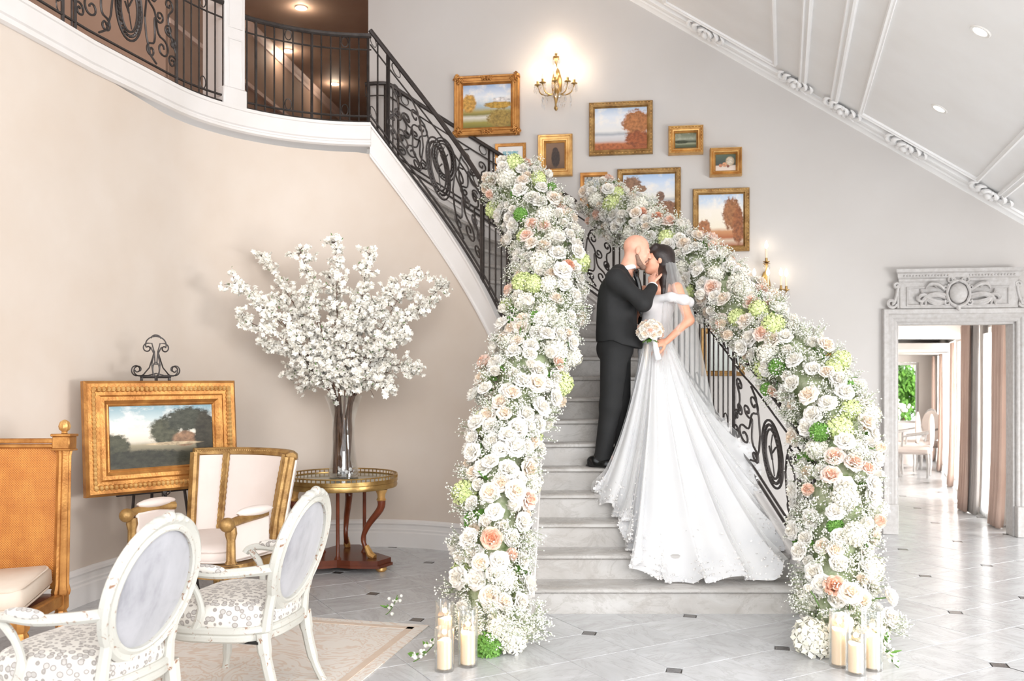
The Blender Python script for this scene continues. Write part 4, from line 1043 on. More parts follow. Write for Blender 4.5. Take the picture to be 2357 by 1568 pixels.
mb = MB().prism([(5.0, 13.6), (hx(13.6), 13.6), (hx(17.2), 17.2), (6.3, 17.2)], 1.98, 2.08); struct('ceiling_hall_far', mb, hallw, smooth=False)
mb = MB().prism([(3.5, 9.1), (3.62, 9.1), (6.7, 17.2), (6.5, 17.2)], 0, HZ); struct('wall_hall_left', mb, hallw, smooth=False)
mb = MB()
for (xa, xb, za, zb) in ((6.4, 7.0, 0, HZ), (7.0, 7.82, 1.85, HZ), (7.82, 8.4, 0, HZ)): mb.prism([(xa, 17.1), (xb, 17.1), (xb, 17.2), (xa, 17.2)], za, zb)
struct('wall_hall_end', mb, hallw, smooth=False)
d3 = sempty('door_3', (7.41, 17.15, 0))
for x in (-.40, .40): obj('door_stile', MB().box((x, 0, .92), (.06, .06, 1.85)), greyliner, d3, False)
for z in (.05, .7, 1.82): obj('door_rail', MB().box((0, 0, z), (.8, .05, .05)), whitem, d3, False)
def drape(label, ya, yb, mat, off, z1=2.2, folds=7, amp=.05, pool=.03):
    n = folds*8; N = 14; V = []
    for j in range(N):
        t = j/(N-1); z = lerp(z1, .012, t)
        for i in range(n+1):
            s = i/n; wdt = .82+.18*(1-abs(t-.0))+.12*t*t; Y = lerp((ya+yb)/2-(yb-ya)/2*wdt, (ya+yb)/2+(yb-ya)/2*wdt, s)
            d = off+amp*(.5+.5*t)*sin(2*pi*folds*s+.6*sin(3*t+s*5))+(pool*t**6)
            V.append((hx(Y)+hn.x*d, Y+hn.y*d, z))
    m = MB().grid(V, n+1, N); t_ = tag(obj('curtain', m, mat), label, 'curtain')
    sd = t_.modifiers.new('thick', 'SOLIDIFY'); sd.thickness = .006; return t_
drape('blush floor-length curtain hanging just inside the doorway', 9.02, 9.42, drapem, .12, 2.24, 4, .045)
drape('slim grey lined curtain beside the bright sheer of the first window', 9.92, 10.22, greyliner, .12, 2.24, 4, .03)
drape('blush floor-length curtain on the far side of the first hall window', 10.12, 10.5, drapem, .16, 2.24, 4, .04)
drape('blush curtain before the second hall window', 10.9, 11.3, drapem, .1, 2.2, 4, .035); drape('blush curtain beyond the second hall window', 12.5, 12.9, drapem, .1, 2.05, 4, .035)
drape('blush curtain before the last hall window', 14.6, 15.0, drapem, .1, 1.95, 4, .035); drape('blush curtain in the far corner of the hall', 16.4, 16.8, drapem, .1, 1.95, 4, .035)
for k, (a, b) in enumerate(wins): drape(('white sheer of the first hall window', 'white sheer of the second hall window', 'white sheer of the third hall window', 'white sheer of the last hall window')[k], a-.05, b+.05, sheerm, .04, 2.05 if k < 2 else 1.95, 8, .015)
def hall_chair(x, y, rz, label, mat, grp=None):
    t = thing('hall_armchair', label, 'chair', (x, y, 0), rz, grp)
    obj('seat', MB().box((0, 0, .42), (.5, .48, .12), .04), mat, t); obj('backrest', MB().ell((0, -.24, .72), (.23, .04, .27), 16, 8), mat, t)
    for sx in (-1, 1):
        for sy in (-1, 1): obj('leg', MB().tube([(sx*.22, sy*.2, .37), (sx*.23, sy*.21, .2), (sx*.21, sy*.2, 0)], [.03, .022, .014], 6), distw, t)
        obj('arm', MB().tube([(sx*.22, -.22, .7), (sx*.27, 0, .66), (sx*.27, .14, .64), (sx*.25, .16, .48)], .018, 6), distw, t)
hall_chair(7.0, 15.25, R(110), 'white upholstered armchair beside the curtains in the far hall', linenm); hall_chair(7.48, 16.35, R(100), 'dark trimmed armchair behind the white one in the far hall', greyliner)
ft = thing('round_table', 'small white clothed table with flowers by the far hall door', 'table', (7.05, 16.3, 0)); obj('tablecloth', MB().lathe([(.36, .0), (.33, .3), (.31, .70), (.30, .72), (.01, .725)], n=28, flute=(9, .06)), linenm, ft)
fc = thing('flower_vase', 'white flowers on the clothed table by the far hall door', 'flowers', (7.05, 16.3, .725)); obj('vase', MB().lathe([(.05, 0), (.07, .1), (.04, .2)], n=12), glassm, fc)
m = MB()
for k in range(40): m.ell((random.gauss(0, .09), random.gauss(0, .09), .28+random.gauss(0, .06)), random.uniform(.02, .045), 6, 4)
obj('blooms', m, gypm, fc)['kind'] = 'stuff'
for k in range(2): hall_chair(6.33+.22*k, 14.0+.95*k, R(60), ('white chair set at the table in the far hall', 'second white chair behind it in the far hall')[k], linenm)
fern = thing('garden_tree', 'green leafy tree outside the far hall door', 'tree', (8.15, 18.6, -.1)); obj('trunk', MB().tube([(0, 0, 0), (.02, 0, .6), (0, 0, 1.2)], [.05, .04, .03], 7), barkm, fern)
m = MB()
for k in range(2600):
    a = random.uniform(0, 6.28); r = random.uniform(0, .5); z = random.gauss(1.42, .28); c = Vector((r*cos(a), r*sin(a), z)); d = Vector((random.gauss(0, .5), random.gauss(0, .5), -.6)).normalized(); s = d.cross(Vector((0, 0, 1))).normalized()*.03
    m.add([c, c+d*.07+s, c+d*.15, c+d*.07-s], [(0, 1, 2, 3)])
obj('foliage', m, leafm, fern, False)['kind'] = 'stuff'
# ================================================================ FURNITURE
def distress(name, base, worn, amt=.60):
    t = NT(name); v = t.coord('Object'); n = t.noise(v, 22, 6, .7, 1.2); n2 = t.noise(v, 3, 3)
    col = t.mix(t.ramp(n2, [(.3, (0, 0, 0, 1)), (.7, (1, 1, 1, 1))]), base, tuple(x*.9 for x in base[:3])+(1,))
    col = t.mix(t.ramp(n, [(amt, (0, 0, 0, 1)), (amt+.07, (1, 1, 1, 1))]), col, worn); t.set(Base_Color=col, Roughness=.5); t.bump(n, .25, .004); MATS[name] = t.m; return t.m
paintw = distress('chipped_white_paint', S(192, 190, 182), S(134, 92, 64), .585)
def velvet():
    t = NT('silver_velvet'); v = t.coord('Object', (1, 1, .25)); n = t.noise(v, 9, 4, .6); n2 = t.noise(t.coord('Object'), 4, 4, .6, .8)
    f = t.math('ADD', t.math('MULTIPLY', n, .45), t.math('MULTIPLY', n2, .55)); t.set(Base_Color=t.ramp(f, [(.38, S(128, 127, 133)), (.47, S(150, 149, 154)), (.60, S(164, 163, 168))]), Roughness=.7, Sheen_Weight=.6); MATS['velvet'] = t.m; return t.m
velm = velvet()
def pebble():
    t = NT('pebble_weave'); v = t.coord('Object', (1.0, .72, .8)); v2 = t.new('ShaderNodeTexVoronoi'); v2.inputs['Scale'].default_value = 44; v2.inputs['Randomness'].default_value = .55; t.lk(v, v2.inputs['Vector'])
    sp = t.new('ShaderNodeSeparateColor'); t.lk(v2.outputs['Color'], sp.inputs[0]); grey = t.mix(sp.outputs[0], S(186, 181, 176), S(166, 160, 155))
    col = t.ramp(v2.outputs['Distance'], [(.30, (0, 0, 0, 1)), (.36, (.5, .5, .5, 1)), (.44, (.5, .5, .5, 1)), (.5, (1, 1, 1, 1))])
    f1 = t.math('MULTIPLY', col, 2.0, True); f2 = t.math('SUBTRACT', t.math('MULTIPLY', col, 2.0), 1.0, True)
    c = t.mix(f2, t.mix(f1, grey, S(142, 135, 130)), S(208, 203, 195)); t.set(Base_Color=c, Roughness=.7, Sheen_Weight=.3); t.bump(v2.outputs['Distance'], .15, .002); MATS['pebble'] = t.m; return t.m
pebm = pebble()
def superell(n, rx, ry, e, cx=0, cy=0, taper=0):
    out = []
    for k in range(n):
        a = 2*pi*k/n; c, s = cos(a), sin(a); x = math.copysign(abs(c)**(2/e), c)*rx; y = math.copysign(abs(s)**(2/e), s)*ry; out.append((cx+x*(1+taper*y/ry), cy+y))
    return out
def ring_solid(mb, loops):
    n = len(loops[0]); V = [p for l in loops for p in l]
    Fs = [(j*n+i, j*n+(i+1) % n, (j+1)*n+(i+1) % n, (j+1)*n+i) for j in range(len(loops)-1) for i in range(n)]+[tuple(range(n))[::-1], tuple((len(loops)-1)*n+i for i in range(n))]
    return mb.add(V, Fs)
def fauteuil(loc, rz, label):
    t = thing('oval_back_armchair', label, 'chair', loc, rz, None)
    outl = lambda rx, ry, z, tp=.10: [(x, y, z) for x, y in superell(40, rx, ry, 3.2, 0, .0, tp)]
    # seat
    m = MB(); ring_solid(m, [outl(.275, .255, .375), outl(.285, .265, .40), outl(.285, .265, .44), outl(.27, .25, .475), outl(.22, .20, .50), outl(.12, .11, .512)]); obj('seat', m, pebm, t, ang=60)
    m = MB(); ring_solid(m, [outl(.285, .265, .315), outl(.296, .276, .325), outl(.298, .278, .345), outl(.292, .272, .352), outl(.30, .28, .362), outl(.30, .28, .38), outl(.29, .27, .388)]); obj('seat_rail', m, paintw, t, ang=35)
    obj('seat_underside', MB().box((0, 0, .318), (.5, .46, .012)), parch, t)
    # oval back
    lean = R(16); Mb = Matrix.Translation((0, -.25, .47)) @ Matrix.Rotation(lean, 4, 'X') @ Matrix.Translation((0, 0, .255))
    pr = [(-.026, -.02), (-.026, .012), (-.012, .024), (.004, .016), (.016, .024), (.028, .012), (.028, -.012), (.014, -.024), (-.004, -.016), (-.018, -.024)]
    m = MB(); n = 44; V = []
    for k in range(n):
        a = 2*pi*k/n; rx, rz2 = .235, .275; c = Vector((rx*cos(a), 0, rz2*sin(a))); N = Vector((cos(a)/rx, 0, sin(a)/rz2)).normalized()
        for (u_, v_) in pr: V.append(Mb @ (c+N*u_*1.15+Vector((0, v_, 0))))
    k_ = len(pr); m.add(V, [(i*k_+j, i*k_+(j+1) % k_, ((i+1) % n)*k_+(j+1) % k_, ((i+1) % n)*k_+j) for i in range(n) for j in range(k_)]); fr = obj('back_frame', m, paintw, t, ang=30)
    m = MB()
    for (x, z, r, rx2) in ((0, .292, .03, .035), (-.05, .285, .02, .04), (.05, .285, .02, .04), (-.09, .272, .015, .03), (.09, .272, .015, .03)): m.ell((x, 0, z), (rx2, .026, r), 10, 6)
    m.xf(Mb); obj('carved_crest', m, paintw, fr)
    m = MB(); V = []
    nr, na = 7, 40
    for sgn in (1, -1):
        st_ = len(m.v); V = [Mb @ Vector((0, sgn*.026, 0))]
        for j in range(1, nr+1):
            q = j/nr
            for k in range(na): a = 2*pi*k/na; V.append(Mb @ Vector((.222*q*cos(a), sgn*.026*(1-q**3), .262*q*sin(a))))
        m.add(V, [(0, 1+k, 1+(k+1) % na) for k in range(na)]+[(1+j*na+k, 1+(j+1)*na+k, 1+(j+1)*na+(k+1) % na, 1+j*na+(k+1) % na) for j in range(nr-1) for k in range(na)])
    obj('back_panel', m, velm, t, ang=70)
    for sx in (-1, 1):
        obj('back_stile', MB().tube([(sx*.19, -.235, .33), (sx*.185, -.25, .45), Mb @ Vector((sx*.19, 0, -.17)), Mb @ Vector((sx*.222, 0, -.06))], [.03, .024, .024, .02], 8), paintw, t)
        a = [Mb @ Vector((sx*.236, 0, -.05)), Vector((sx*.275, -.2, .655)), Vector((sx*.315, -.06, .645)), Vector((sx*.325, .06, .65)), Vector((sx*.315, .13, .64)), Vector((sx*.305, .15, .615))]
        arm = obj('arm', MB().tube(spline(a, 5), [lerp(.026, .019, min(1, i/18)) for i in range(len(spline(a, 5)))], 8), paintw, t)
        obj('arm_pad', MB().ell((sx*.322, -.01, .668), (.026, .095, .022), 14, 8), pebm, arm)
        obj('arm_support', MB().tube(spline([(sx*.31, .12, .63), (sx*.30, .06, .56), (sx*.285, .04, .46), (sx*.285, .08, .36)], 5), [.018]*5+[.016]*5+[.022]*6, 8), paintw, t)
        obj('leg', MB().tube(spline([(sx*.275, .235, .36), (sx*.30, .26, .28), (sx*.27, .235, .12), (sx*.275, .25, .0)], 5), [.038]*3+[.034]*4+[.024]*5+[.018]*3+[.022], 8), paintw, t)
        obj('leg', MB().tube(spline([(sx*.215, -.235, .36), (sx*.215, -.25, .25), (sx*.215, -.29, .1), (sx*.22, -.34, .0)], 5), [.034]*5+[.027]*5+[.02]*6, 8), paintw, t)
    return t
# chairs face away from the camera's right: local +y is the sitter's forward direction
def face_dir(a): return math.atan2(sin(R(a)), -cos(R(a)))-pi/2
fauteuil((-1.735, 3.64, 0), face_dir(18), 'chipped white oval-back armchair nearer the tall cane chair, plain silver velvet back toward us')
fauteuil((-1.345, 4.42, 0), face_dir(13), 'chipped white oval-back armchair beside the round table with pebble-patterned seat')

# gilt bergere
def bergere(loc, rz, label):
    t = thing('gilt_tub_armchair', label, 'chair', loc, rz); t.scale = (1.08, 1.08, 1.02)
    def back(th, z, off=0):     # th: -1..1 round the back; chair faces +y
        a = R(-90+th*88); fl = .05*max(0, (z-.45)/.6)**1.5; r = .36+fl+off
        return Vector((r*1.02*cos(a), .02+r*.86*sin(a)-.12*max(0, (z-.42)), z))
    def strip(ta, tb, z0, z1, off, mat, name, n=10, m=8, thick=.02, par=t, ztop=None):
        V = []
        for o in (0, thick):
            for j in range(m):
                for i in range(n):
                    th = lerp(ta, tb, i/(n-1)); zt = z1-(.30*max(0, abs(th)-.55)/.45 if ztop else 0); V.append(back(th, lerp(z0, zt, j/(m-1)), off+o))
        Fs = []
        for j in range(m-1):
            for i in range(n-1): Fs.append((j*n+i, j*n+i+1, (j+1)*n+i+1, (j+1)*n+i)); q = m*n; Fs.append((q+j*n+i, q+(j+1)*n+i, q+(j+1)*n+i+1, q+j*n+i+1))
        q = m*n
        for i in range(n-1): Fs.append((i, q+i, q+i+1, i+1)); a = (m-1)*n; Fs.append((a+i, a+i+1, q+a+i+1, q+a+i))
        for j in range(m-1): Fs.append((j*n, (j+1)*n, q+(j+1)*n, q+j*n)); Fs.append((j*n+n-1, q+j*n+n-1, q+(j+1)*n+n-1, (j+1)*n+n-1))
        return obj(name, MB().add(V, Fs), mat, par, ang=40)
    Z1 = 1.0
    strip(-.40, .40, .40, Z1-.02, .0, linenm, 'back_panel', 14); strip(-.74, -.44, .40, Z1-.02, .0, linenm, 'wing_panel', 10); strip(.44, .74, .40, Z1-.02, .0, linenm, 'wing_panel', 10)
    strip(-.76, .76, .36, Z1-.02, .05, linenm, 'outer_back', 30)
    zt = lambda th: Z1
    for th in (-.42, .42):
        for dth in (-.028, .028):
            obj('beaded_strip', MB().tube([back(th+dth, lerp(.42, zt(th)-.01, k/30), -.012) for k in range(31)], [.006 if k % 2 else .010 for k in range(31)], 5), goldd, t)
        obj('gilt_strip', MB().tube([back(th, lerp(.40, zt(th), k/8), -.004) for k in range(9)], .02, 6), goldd, t)
    tp = [back(th, zt(th), .03) for th in np.linspace(-.76, .76, 60)]
    top = obj('top_rail', MB().tube(tp, .032, 8), goldd, t); obj('beading', MB().tube([back(th, zt(th)+.012, .0) for th in np.linspace(-.76, .76, 121)], [.005 if k % 2 else .010 for k in range(121)], 5), goldd, top)
    for sx in (-1, 1):
        obj('back_post', MB().tube([back(sx*.75, .30, .03), back(sx*.75, .6, .03), back(sx*.75, zt(.75), .03)], .03, 8), goldd, t)
        obj('wing_edge', MB().tube([back(sx*.76, .38, -.0), back(sx*.76, .55, .0), back(sx*.76, Z1, .0)], .026, 8), goldd, t)
        a = [Vector((sx*.37, .0, .66)), Vector((sx*.40, .12, .665)), Vector((sx*.405, .26, .655)), Vector((sx*.40, .33, .64))]
        arm = obj('arm', MB().tube(spline(a, 6), .028, 8), goldd, t); obj('arm_pad', MB().ell((sx*.40, .12, .695), (.045, .15, .032), 14, 8), linenm, arm); obj('arm_scroll', MB().ell((sx*.40, .345, .64), (.042, .045, .045), 12, 8), goldd, arm)
        obj('arm_post', MB().lathe([(.036, .40), (.026, .42), (.024, .54), (.034, .58), (.03, .62)], c=(sx*.395, .31, 0), n=16, flute=(8, .18)), goldd, t)
        obj('arm_panel', MB().box((sx*.385, .14, .53), (.03, .30, .24), .012), linenm, t)
        for y in (.30, -.26): obj('leg', MB().lathe([(.014, 0), (.02, .02), (.016, .04), (.034, .25), (.04, .28), (.036, .30), (.05, .31), (.05, .38)], c=(sx*(.38 if y > 0 else .27), y, 0), n=16, flute=(8, .15)), goldd, t)
    obj('seat_rail', MB().prism([(x, y) for x, y in superell(36, .41, .35, 4, 0, .02, .06)], .30, .385), goldd, t)
    m = MB(); o = lambda s, z: [(x, y, z) for x, y in superell(36, .355*s, .32*s, 3.6, 0, .035)]
    ring_solid(m, [o(.96, .385), o(1.02, .40), o(1.02, .45), o(.97, .475), o(.7, .49), o(.3, .495)]); cu = obj('seat_cushion', m, linenm, t, ang=60)
    for z in (.398, .462): obj('piping', MB().tube([(x, y, z) for x, y in superell(48, .365, .33, 3.6, 0, .035)], .006, 5, closed=True), linenm, cu)
    return t
bergere((-1.96, 5.95, 0), R(180-26), 'gilt framed tub armchair upholstered in blush linen in front of the easel')

# tall cane chair
def cane():
    t = NT('woven_cane'); v = t.coord('Object'); sp = t.new('ShaderNodeSeparateXYZ'); t.lk(v, sp.inputs[0])
    f = 2*pi/.0135; a = t.math('SINE', t.math('MULTIPLY', sp.outputs[0], f)); b = t.math('SINE', t.math('MULTIPLY', sp.outputs[2], f)); h = t.math('MULTIPLY', a, b)
    hole = t.ramp(t.math('ADD', t.math('MULTIPLY', h, .5), .5), [(.70, (0, 0, 0, 1)), (.85, (1, 1, 1, 1))]); n = t.noise(v, 7, 4)
    col = t.mix(hole, t.ramp(n, [(.3, S(206, 138, 60)), (.7, S(176, 104, 36))]), S(120, 62, 20)); t.set(Base_Color=col, Roughness=.5); t.bump(h, .3, .003); MATS['cane'] = t.m; return t.m
canem = cane()
def cane_chair(loc, rz, label):
    t = thing('cane_back_chair', label, 'chair', loc, rz); w = .245       # faces -y
    tilt = Matrix.Translation((0, .0, .30)) @ Matrix.Rotation(R(-3), 4, 'X')
    for sx in (-1, 1):
        m = MB().lathe([(.05, .0), (.055, .02), (.05, .04), (.045, .06), (.041, .80), (.05, .84)], n=24, flute=(10, .2)).xf(tilt @ Matrix.Translation((sx*w, 0, 0)))
        p = obj('back_post', m, goldm, t); obj('capital_block', MB().box((0, 0, .875), (.10, .10, .075), .006).box((0, 0, .918), (.114, .114, .016), .004).box((0, 0, .834), (.11, .11, .012), .004).xf(tilt @ Matrix.Translation((sx*w, 0, 0))), goldm, p)
        obj('finial', MB().lathe([(.014, .926), (.02, .93), (.014, .937), (.030, .952), (.034, .97), (.026, .995), (.010, 1.006), (.002, 1.008)], n=18, flute=(9, .14)).xf(tilt @ Matrix.Translation((sx*w, 0, 0))), goldb, p)
        for y in (0, -.46): obj('leg', MB().lathe([(.018, 0), (.026, .02), (.02, .035), (.040, .19), (.03, .21), (.045, .23), (.045, .31)], c=(sx*w, y, 0), n=16, flute=(8, .15)), goldm, t)
        obj('side_rail', MB().box((sx*w, -.23, .275), (.05, .42, .07), .008), goldm, t)
    obj('top_rail', MB().box((0, 0, .885), (2*w-.07, .04, .03), .006).box((0, 0, .855), (2*w-.07, .05, .025), .008).xf(tilt), goldm, t)
    obj('lower_rail', MB().box((0, 0, .06), (2*w-.05, .04, .05), .008).xf(tilt), goldm, t); obj('front_rail', MB().box((0, -.46, .275), (2*w, .05, .07), .008), goldm, t)
    obj('cane_panel', MB().box((0, 0, .465), (2*w-.05, .012, .77)).xf(tilt), canem, t, False)
    obj('seat_board', MB().box((0, -.23, .30), (2*w-.03, .43, .02)), mahog, t)
    cu = thing('seat_cushion', 'cream box cushion with piping lying on the cane chair seat', 'cushion', Matrix.Translation(loc) @ Matrix.Rotation(rz, 4, 'Z') @ Vector((0, -.25, .312)), rz); cu.rotation_euler = (R(5), R(-3), rz+R(5))
    obj('cover', MB().box((0, 0, .075), (2*w-.02, .46, .13), .03), cushm, cu, ang=60)
    for z in (.022, .128): obj('piping', MB().tube([(x, y, z) for x, y in superell(48, w-.018, .222, 9)], .006, 5, closed=True), cushm, cu)
    return t
cane_chair((-2.845, 5.12, 0), R(3), 'tall gilt chair with woven cane back and fluted posts with finials')

# round side table
TBX, TBY, TBZ = -1.40, 7.32, .735
tb = thing('side_table', 'round stone-topped side table with brass gallery and animal-hoof legs', 'table', (TBX, TBY, 0))
obj('table_top', MB().lathe([(.01, .700), (.44, .700), (.445, .722), (.44, .727), (.01, .727)], n=56), stoneg, tb, label='grey-green stone top')
obj('brass_rim', MB().lathe([(.425, .655), (.45, .66), (.455, .672), (.45, .70), (.456, .705), (.456, .735), (.448, .735), (.446, .70), (.43, .69)], n=56, cap=False), brassm, tb)
m = MB()
for k in range(72): a = 2*pi*k/72; m.tube([(.452*cos(a), .452*sin(a), .735), (.452*cos(a), .452*sin(a), .757)], .005, 5)
g_ = obj('pierced_gallery', m, brassm, tb); g_['kind'] = 'stuff'; obj('gallery_rail', MB().tube([(.452*cos(a), .452*sin(a), .76) for a in np.linspace(0, 2*pi, 60, False)], .006, 6, closed=True), brassm, g_)
for k, a0 in enumerate((-28, 92, 212)):
    d = Vector((cos(R(a0)), sin(R(a0)), 0)); pth = spline([d*.40+Vector((0, 0, .58)), d*.39+Vector((0, 0, .50)), d*.27+Vector((0, 0, .36)), d*.22+Vector((0, 0, .25)), d*.25+Vector((0, 0, .17)), d*.29+Vector((0, 0, .13))], 5)
    lg = obj('leg', MB().tube(pth, [lerp(.036, .02, min(1, i/14)) for i in range(len(pth))], 10), mahog, tb)
    obj('gilt_mount', MB().lathe([(.03, .56), (.04, .575), (.03, .59), (.034, .62), (.05, .655)], c=d*.40, n=12), goldb, lg); obj('hoof', MB().tube([d*.25+Vector((0, 0, .19)), d*.29+Vector((0, 0, .125)), d*.335+Vector((0, 0, .105))], [.022, .03, .026], 8), goldb, lg)
    obj('bun_foot', MB().lathe([(.03, 0), (.045, .015), (.042, .035), (.03, .04)], c=d*.40, n=14), goldb, tb)
    e = Vector((cos(R(a0+60)), sin(R(a0+60)), 0)); obj('column', MB().lathe([(.03, .10), (.022, .115), (.015, .13), (.015, .65), (.022, .66)], c=e*.2, n=12), mahog, tb)
pl = []
for k in range(3):
    a0 = R((-28, 92, 212)[k]); d = Vector((cos(a0), sin(a0))); s = Vector((-d.y, d.x)); pl += [d*.43-s*.09, d*.43+s*.09]; a1 = a0+R(60); e = Vector((cos(a1), sin(a1)))
    for w_ in (-.5, 0, .5): f_ = Vector((cos(a1+w_*.75), sin(a1+w_*.75))); pl.append(f_*(.235+.12*abs(w_)))
bs = obj('plinth', MB().prism([(p.x, p.y) for p in pl], .055, .10), mahog, tb, False); obj('plinth_moulding', MB().prism([(p.x*1.035, p.y*1.035) for p in pl], .04, .062), mahog, bs, False)

# glass vase with blossom branches
vz = tb.location+Vector((.02, -.02, .727)); va = thing('glass_vase', 'tall flared clear glass vase packed with branches on the side table', 'vase', vz)
vp = [(.115, .0), (.125, .01), (.122, .05), (.10, .20), (.088, .34), (.095, .48), (.125, .60), (.158, .68)]
obj('glass_body', MB().lathe(vp+[(r-.006, z+.0) for r, z in vp[::-1]][:-1]+[(.10, .03), (.004, .025)], n=44, cap=False), glassm, va); obj('glass_foot', MB().lathe([(.005, .0), (.115, 0), (.122, .012), (.10, .028), (.004, .028)], n=40), glassm, va)
pb = MB()
for k in range(60):
    a = random.uniform(0, 6.28); r = .085*sqrt(random.random()); pb.ell((r*cos(a), r*sin(a), .04+random.uniform(0, .05)), random.uniform(.010, .018), 6, 4)
o_ = tag(obj('white_pebbles', pb, whitem), 'white pebbles heaped in the bottom of the glass vase', 'pebbles'); o_.location = vz; o_['kind'] = 'stuff'
def blossom_mesh():
    mb = MB(); rr = random.Random(5)
    for ring, (n, r, tl, L) in enumerate(((5, .12, 25, .5), (6, .15, 62, .62))):
        for k in range(n):
            M = Matrix.Rotation(2*pi*(k+.4*ring)/n, 4, 'Z') @ Matrix.Rotation(-R(tl+rr.uniform(-10, 10)), 4, 'X'); V = [Vector((0, 0, 0)), Vector((-.23, .03, L*.55)), Vector((0, .09, L)), Vector((.23, .03, L*.55))]; mb.add([M @ v for v in V], [(0, 1, 2), (0, 2, 3)])
    return np.array(mb.v), np.array([f for f in mb.f])
BV, BF = blossom_mesh()
def rand_rots(n):
    q = rng.normal(size=(n, 4)); q /= np.linalg.norm(q, axis=1)[:, None]; w, x, y, z = q.T
    return np.stack([np.stack([1-2*(y*y+z*z), 2*(x*y-z*w), 2*(x*z+y*w)], -1), np.stack([2*(x*y+z*w), 1-2*(x*x+z*z), 2*(y*z-x*w)], -1), np.stack([2*(x*z-y*w), 2*(y*z+x*w), 1-2*(x*x+y*y)], -1)], 1)
def scatter_mesh(name, BV, BF, pts, sizes, mat):
    n = len(pts); Rm = rand_rots(n); v = (np.einsum('nij,kj->nki', Rm, BV)*np.asarray(sizes)[:, None, None]+np.asarray(pts, float)[:, None, :]).reshape(-1, 3); f = (BF[None]+len(BV)*np.arange(n)[:, None, None]).reshape(-1, BF.shape[1])
    k = BF.shape[1]; me = bpy.data.meshes.new(name); me.vertices.add(len(v)); me.vertices.foreach_set('co', v.ravel()); me.loops.add(f.size); me.loops.foreach_set('vertex_index', f.ravel()); me.polygons.add(len(f)); me.polygons.foreach_set('loop_start', np.arange(0, f.size, k)); me.polygons.foreach_set('loop_total', np.full(len(f), k)); me.update(); me.materials.append(mat); return me
br = random.Random(21); tips = []
targets = [(540, 650), (560, 735), (600, 585), (640, 690), (610, 800), (690, 575), (700, 680), (660, 860), (770, 550), (760, 640), (800, 730), (850, 585), (835, 680), (905, 660), (960, 630), (1030, 650), (985, 700), (930, 770), (870, 800), (960, 850), (740, 800), (700, 890), (590, 700), (890, 900)]
for k, (u, v) in enumerate(targets):
    bt = thing('blossom_branch', 'brown branch of white cherry blossom standing in the glass vase', 'branch', vz, 0, 'blossom branches in the vase')
    tip = U(u, v, TBY+br.uniform(-.38, .38))-vz; rad = math.hypot(tip.x, tip.y)
    base = Vector((br.uniform(-.075, .075), br.uniform(-.06, .06), .045)); nk = Vector((tip.x/(rad+.1)*.10, tip.y/(rad+.1)*.10, .67)); mid = nk.lerp(tip, .5)+Vector((0, 0, .10+.05*br.random()))
    pth = spline([base, nk*.5+base*.5, nk, mid, tip], 9); n = len(pth); obj('stem', MB().tube(pth, [lerp(.017, .002, min(1, i/n*1.3)) for i in range(n)], 6), barkm, bt)
    tw = MB(); bp = []; lp = []
    i0 = int(n*.56)
    for i in range(i0, n):
        for q in range(2):
            a = pth[i]; d = Vector((br.gauss(0, 1), br.gauss(0, 1), br.gauss(.35, .7))).normalized(); L = br.uniform(.06, .17)*(1.05-.4*(i-i0)/(n-i0)); e = a+d*L; tw.tube([a, a.lerp(e, .5)+Vector((0, 0, .012)), e], [.003, .002, .0012], 4)
            for w_ in np.linspace(.35, 1, 4):
                c = a.lerp(e, w_)
                for z in range(br.choice((1, 2, 2))): bp.append(c+Vector((br.gauss(0, .016), br.gauss(0, .016), br.gauss(0, .016))))
                if br.random() < .35: lp.append(c+Vector((br.gauss(0, .014), br.gauss(0, .014), br.gauss(0, .014))))
    obj('twigs', tw, barkm, bt, smooth=False)['kind'] = 'stuff'
    link('blossoms', scatter_mesh('blossoms', BV, BF, [tuple(p) for p in bp], rng.uniform(.036, .058, len(bp)), blosm), bt)['kind'] = 'stuff'
    LV = np.array([(0, 0, 0), (.16, .05, .5), (0, 0, 1.0), (-.16, .05, .5)]); LFc = np.array([(0, 1, 2, 3)])
    if lp: link('young_leaves', scatter_mesh('young_leaves', LV, LFc, [tuple(p) for p in lp], rng.uniform(.02, .036, len(lp)), stemg), bt)['kind'] = 'stuff'

# easel and painting
A_, B_ = Vector((-2.86, 5.92, 0)), Vector((-2.10, 6.70, 0)); mid = (A_+B_)/2; ez = math.atan2(B_.y-A_.y, B_.x-A_.x); wd = (B_-A_).length; hgt = .775
zt_ = U(188, 878, 5.92).z; zc = zt_-hgt/2
fp = framed('rustic village landscape in a broad gilt frame resting on the iron easel', Vector((mid.x, mid.y, zc)), wd, hgt, .155, .07, goldm, P11, 'bead', rz=ez, rx=R(-4), liner=.02)
es = thing('display_easel', 'black iron display easel with scrolled top holding the large village painting', 'easel', (mid.x, mid.y, 0), ez)
zb = zc-hgt/2; ztp = zc+hgt/2; L_ = lambda x, y, z: Vector((x, y, z))
bk = .075
es_parts = [('mast', [L_(0, bk+.02, ztp+.03), L_(0, bk, zb+.2), L_(0, bk-.04, zb-.02)], .012), ('front_leg', [L_(-.10, bk+.03, ztp+.02), L_(-.26, bk-.10, 0)], .011), ('front_leg', [L_(.10, bk+.03, ztp+.02), L_(.26, bk-.10, 0)], .011), ('rear_leg', [L_(0, bk+.03, ztp), L_(0, bk+.14, 0)], .011), ('crossbar', [L_(-.11, bk+.025, ztp+.03), L_(.11, bk+.025, ztp+.03)], .010), ('ledge', [L_(-.3, bk-.03, zb-.012), L_(.3, bk-.03, zb-.012)], .010)]
for nm, p, r in es_parts: obj(nm, MB().tube(p, r, 6), iron, es)
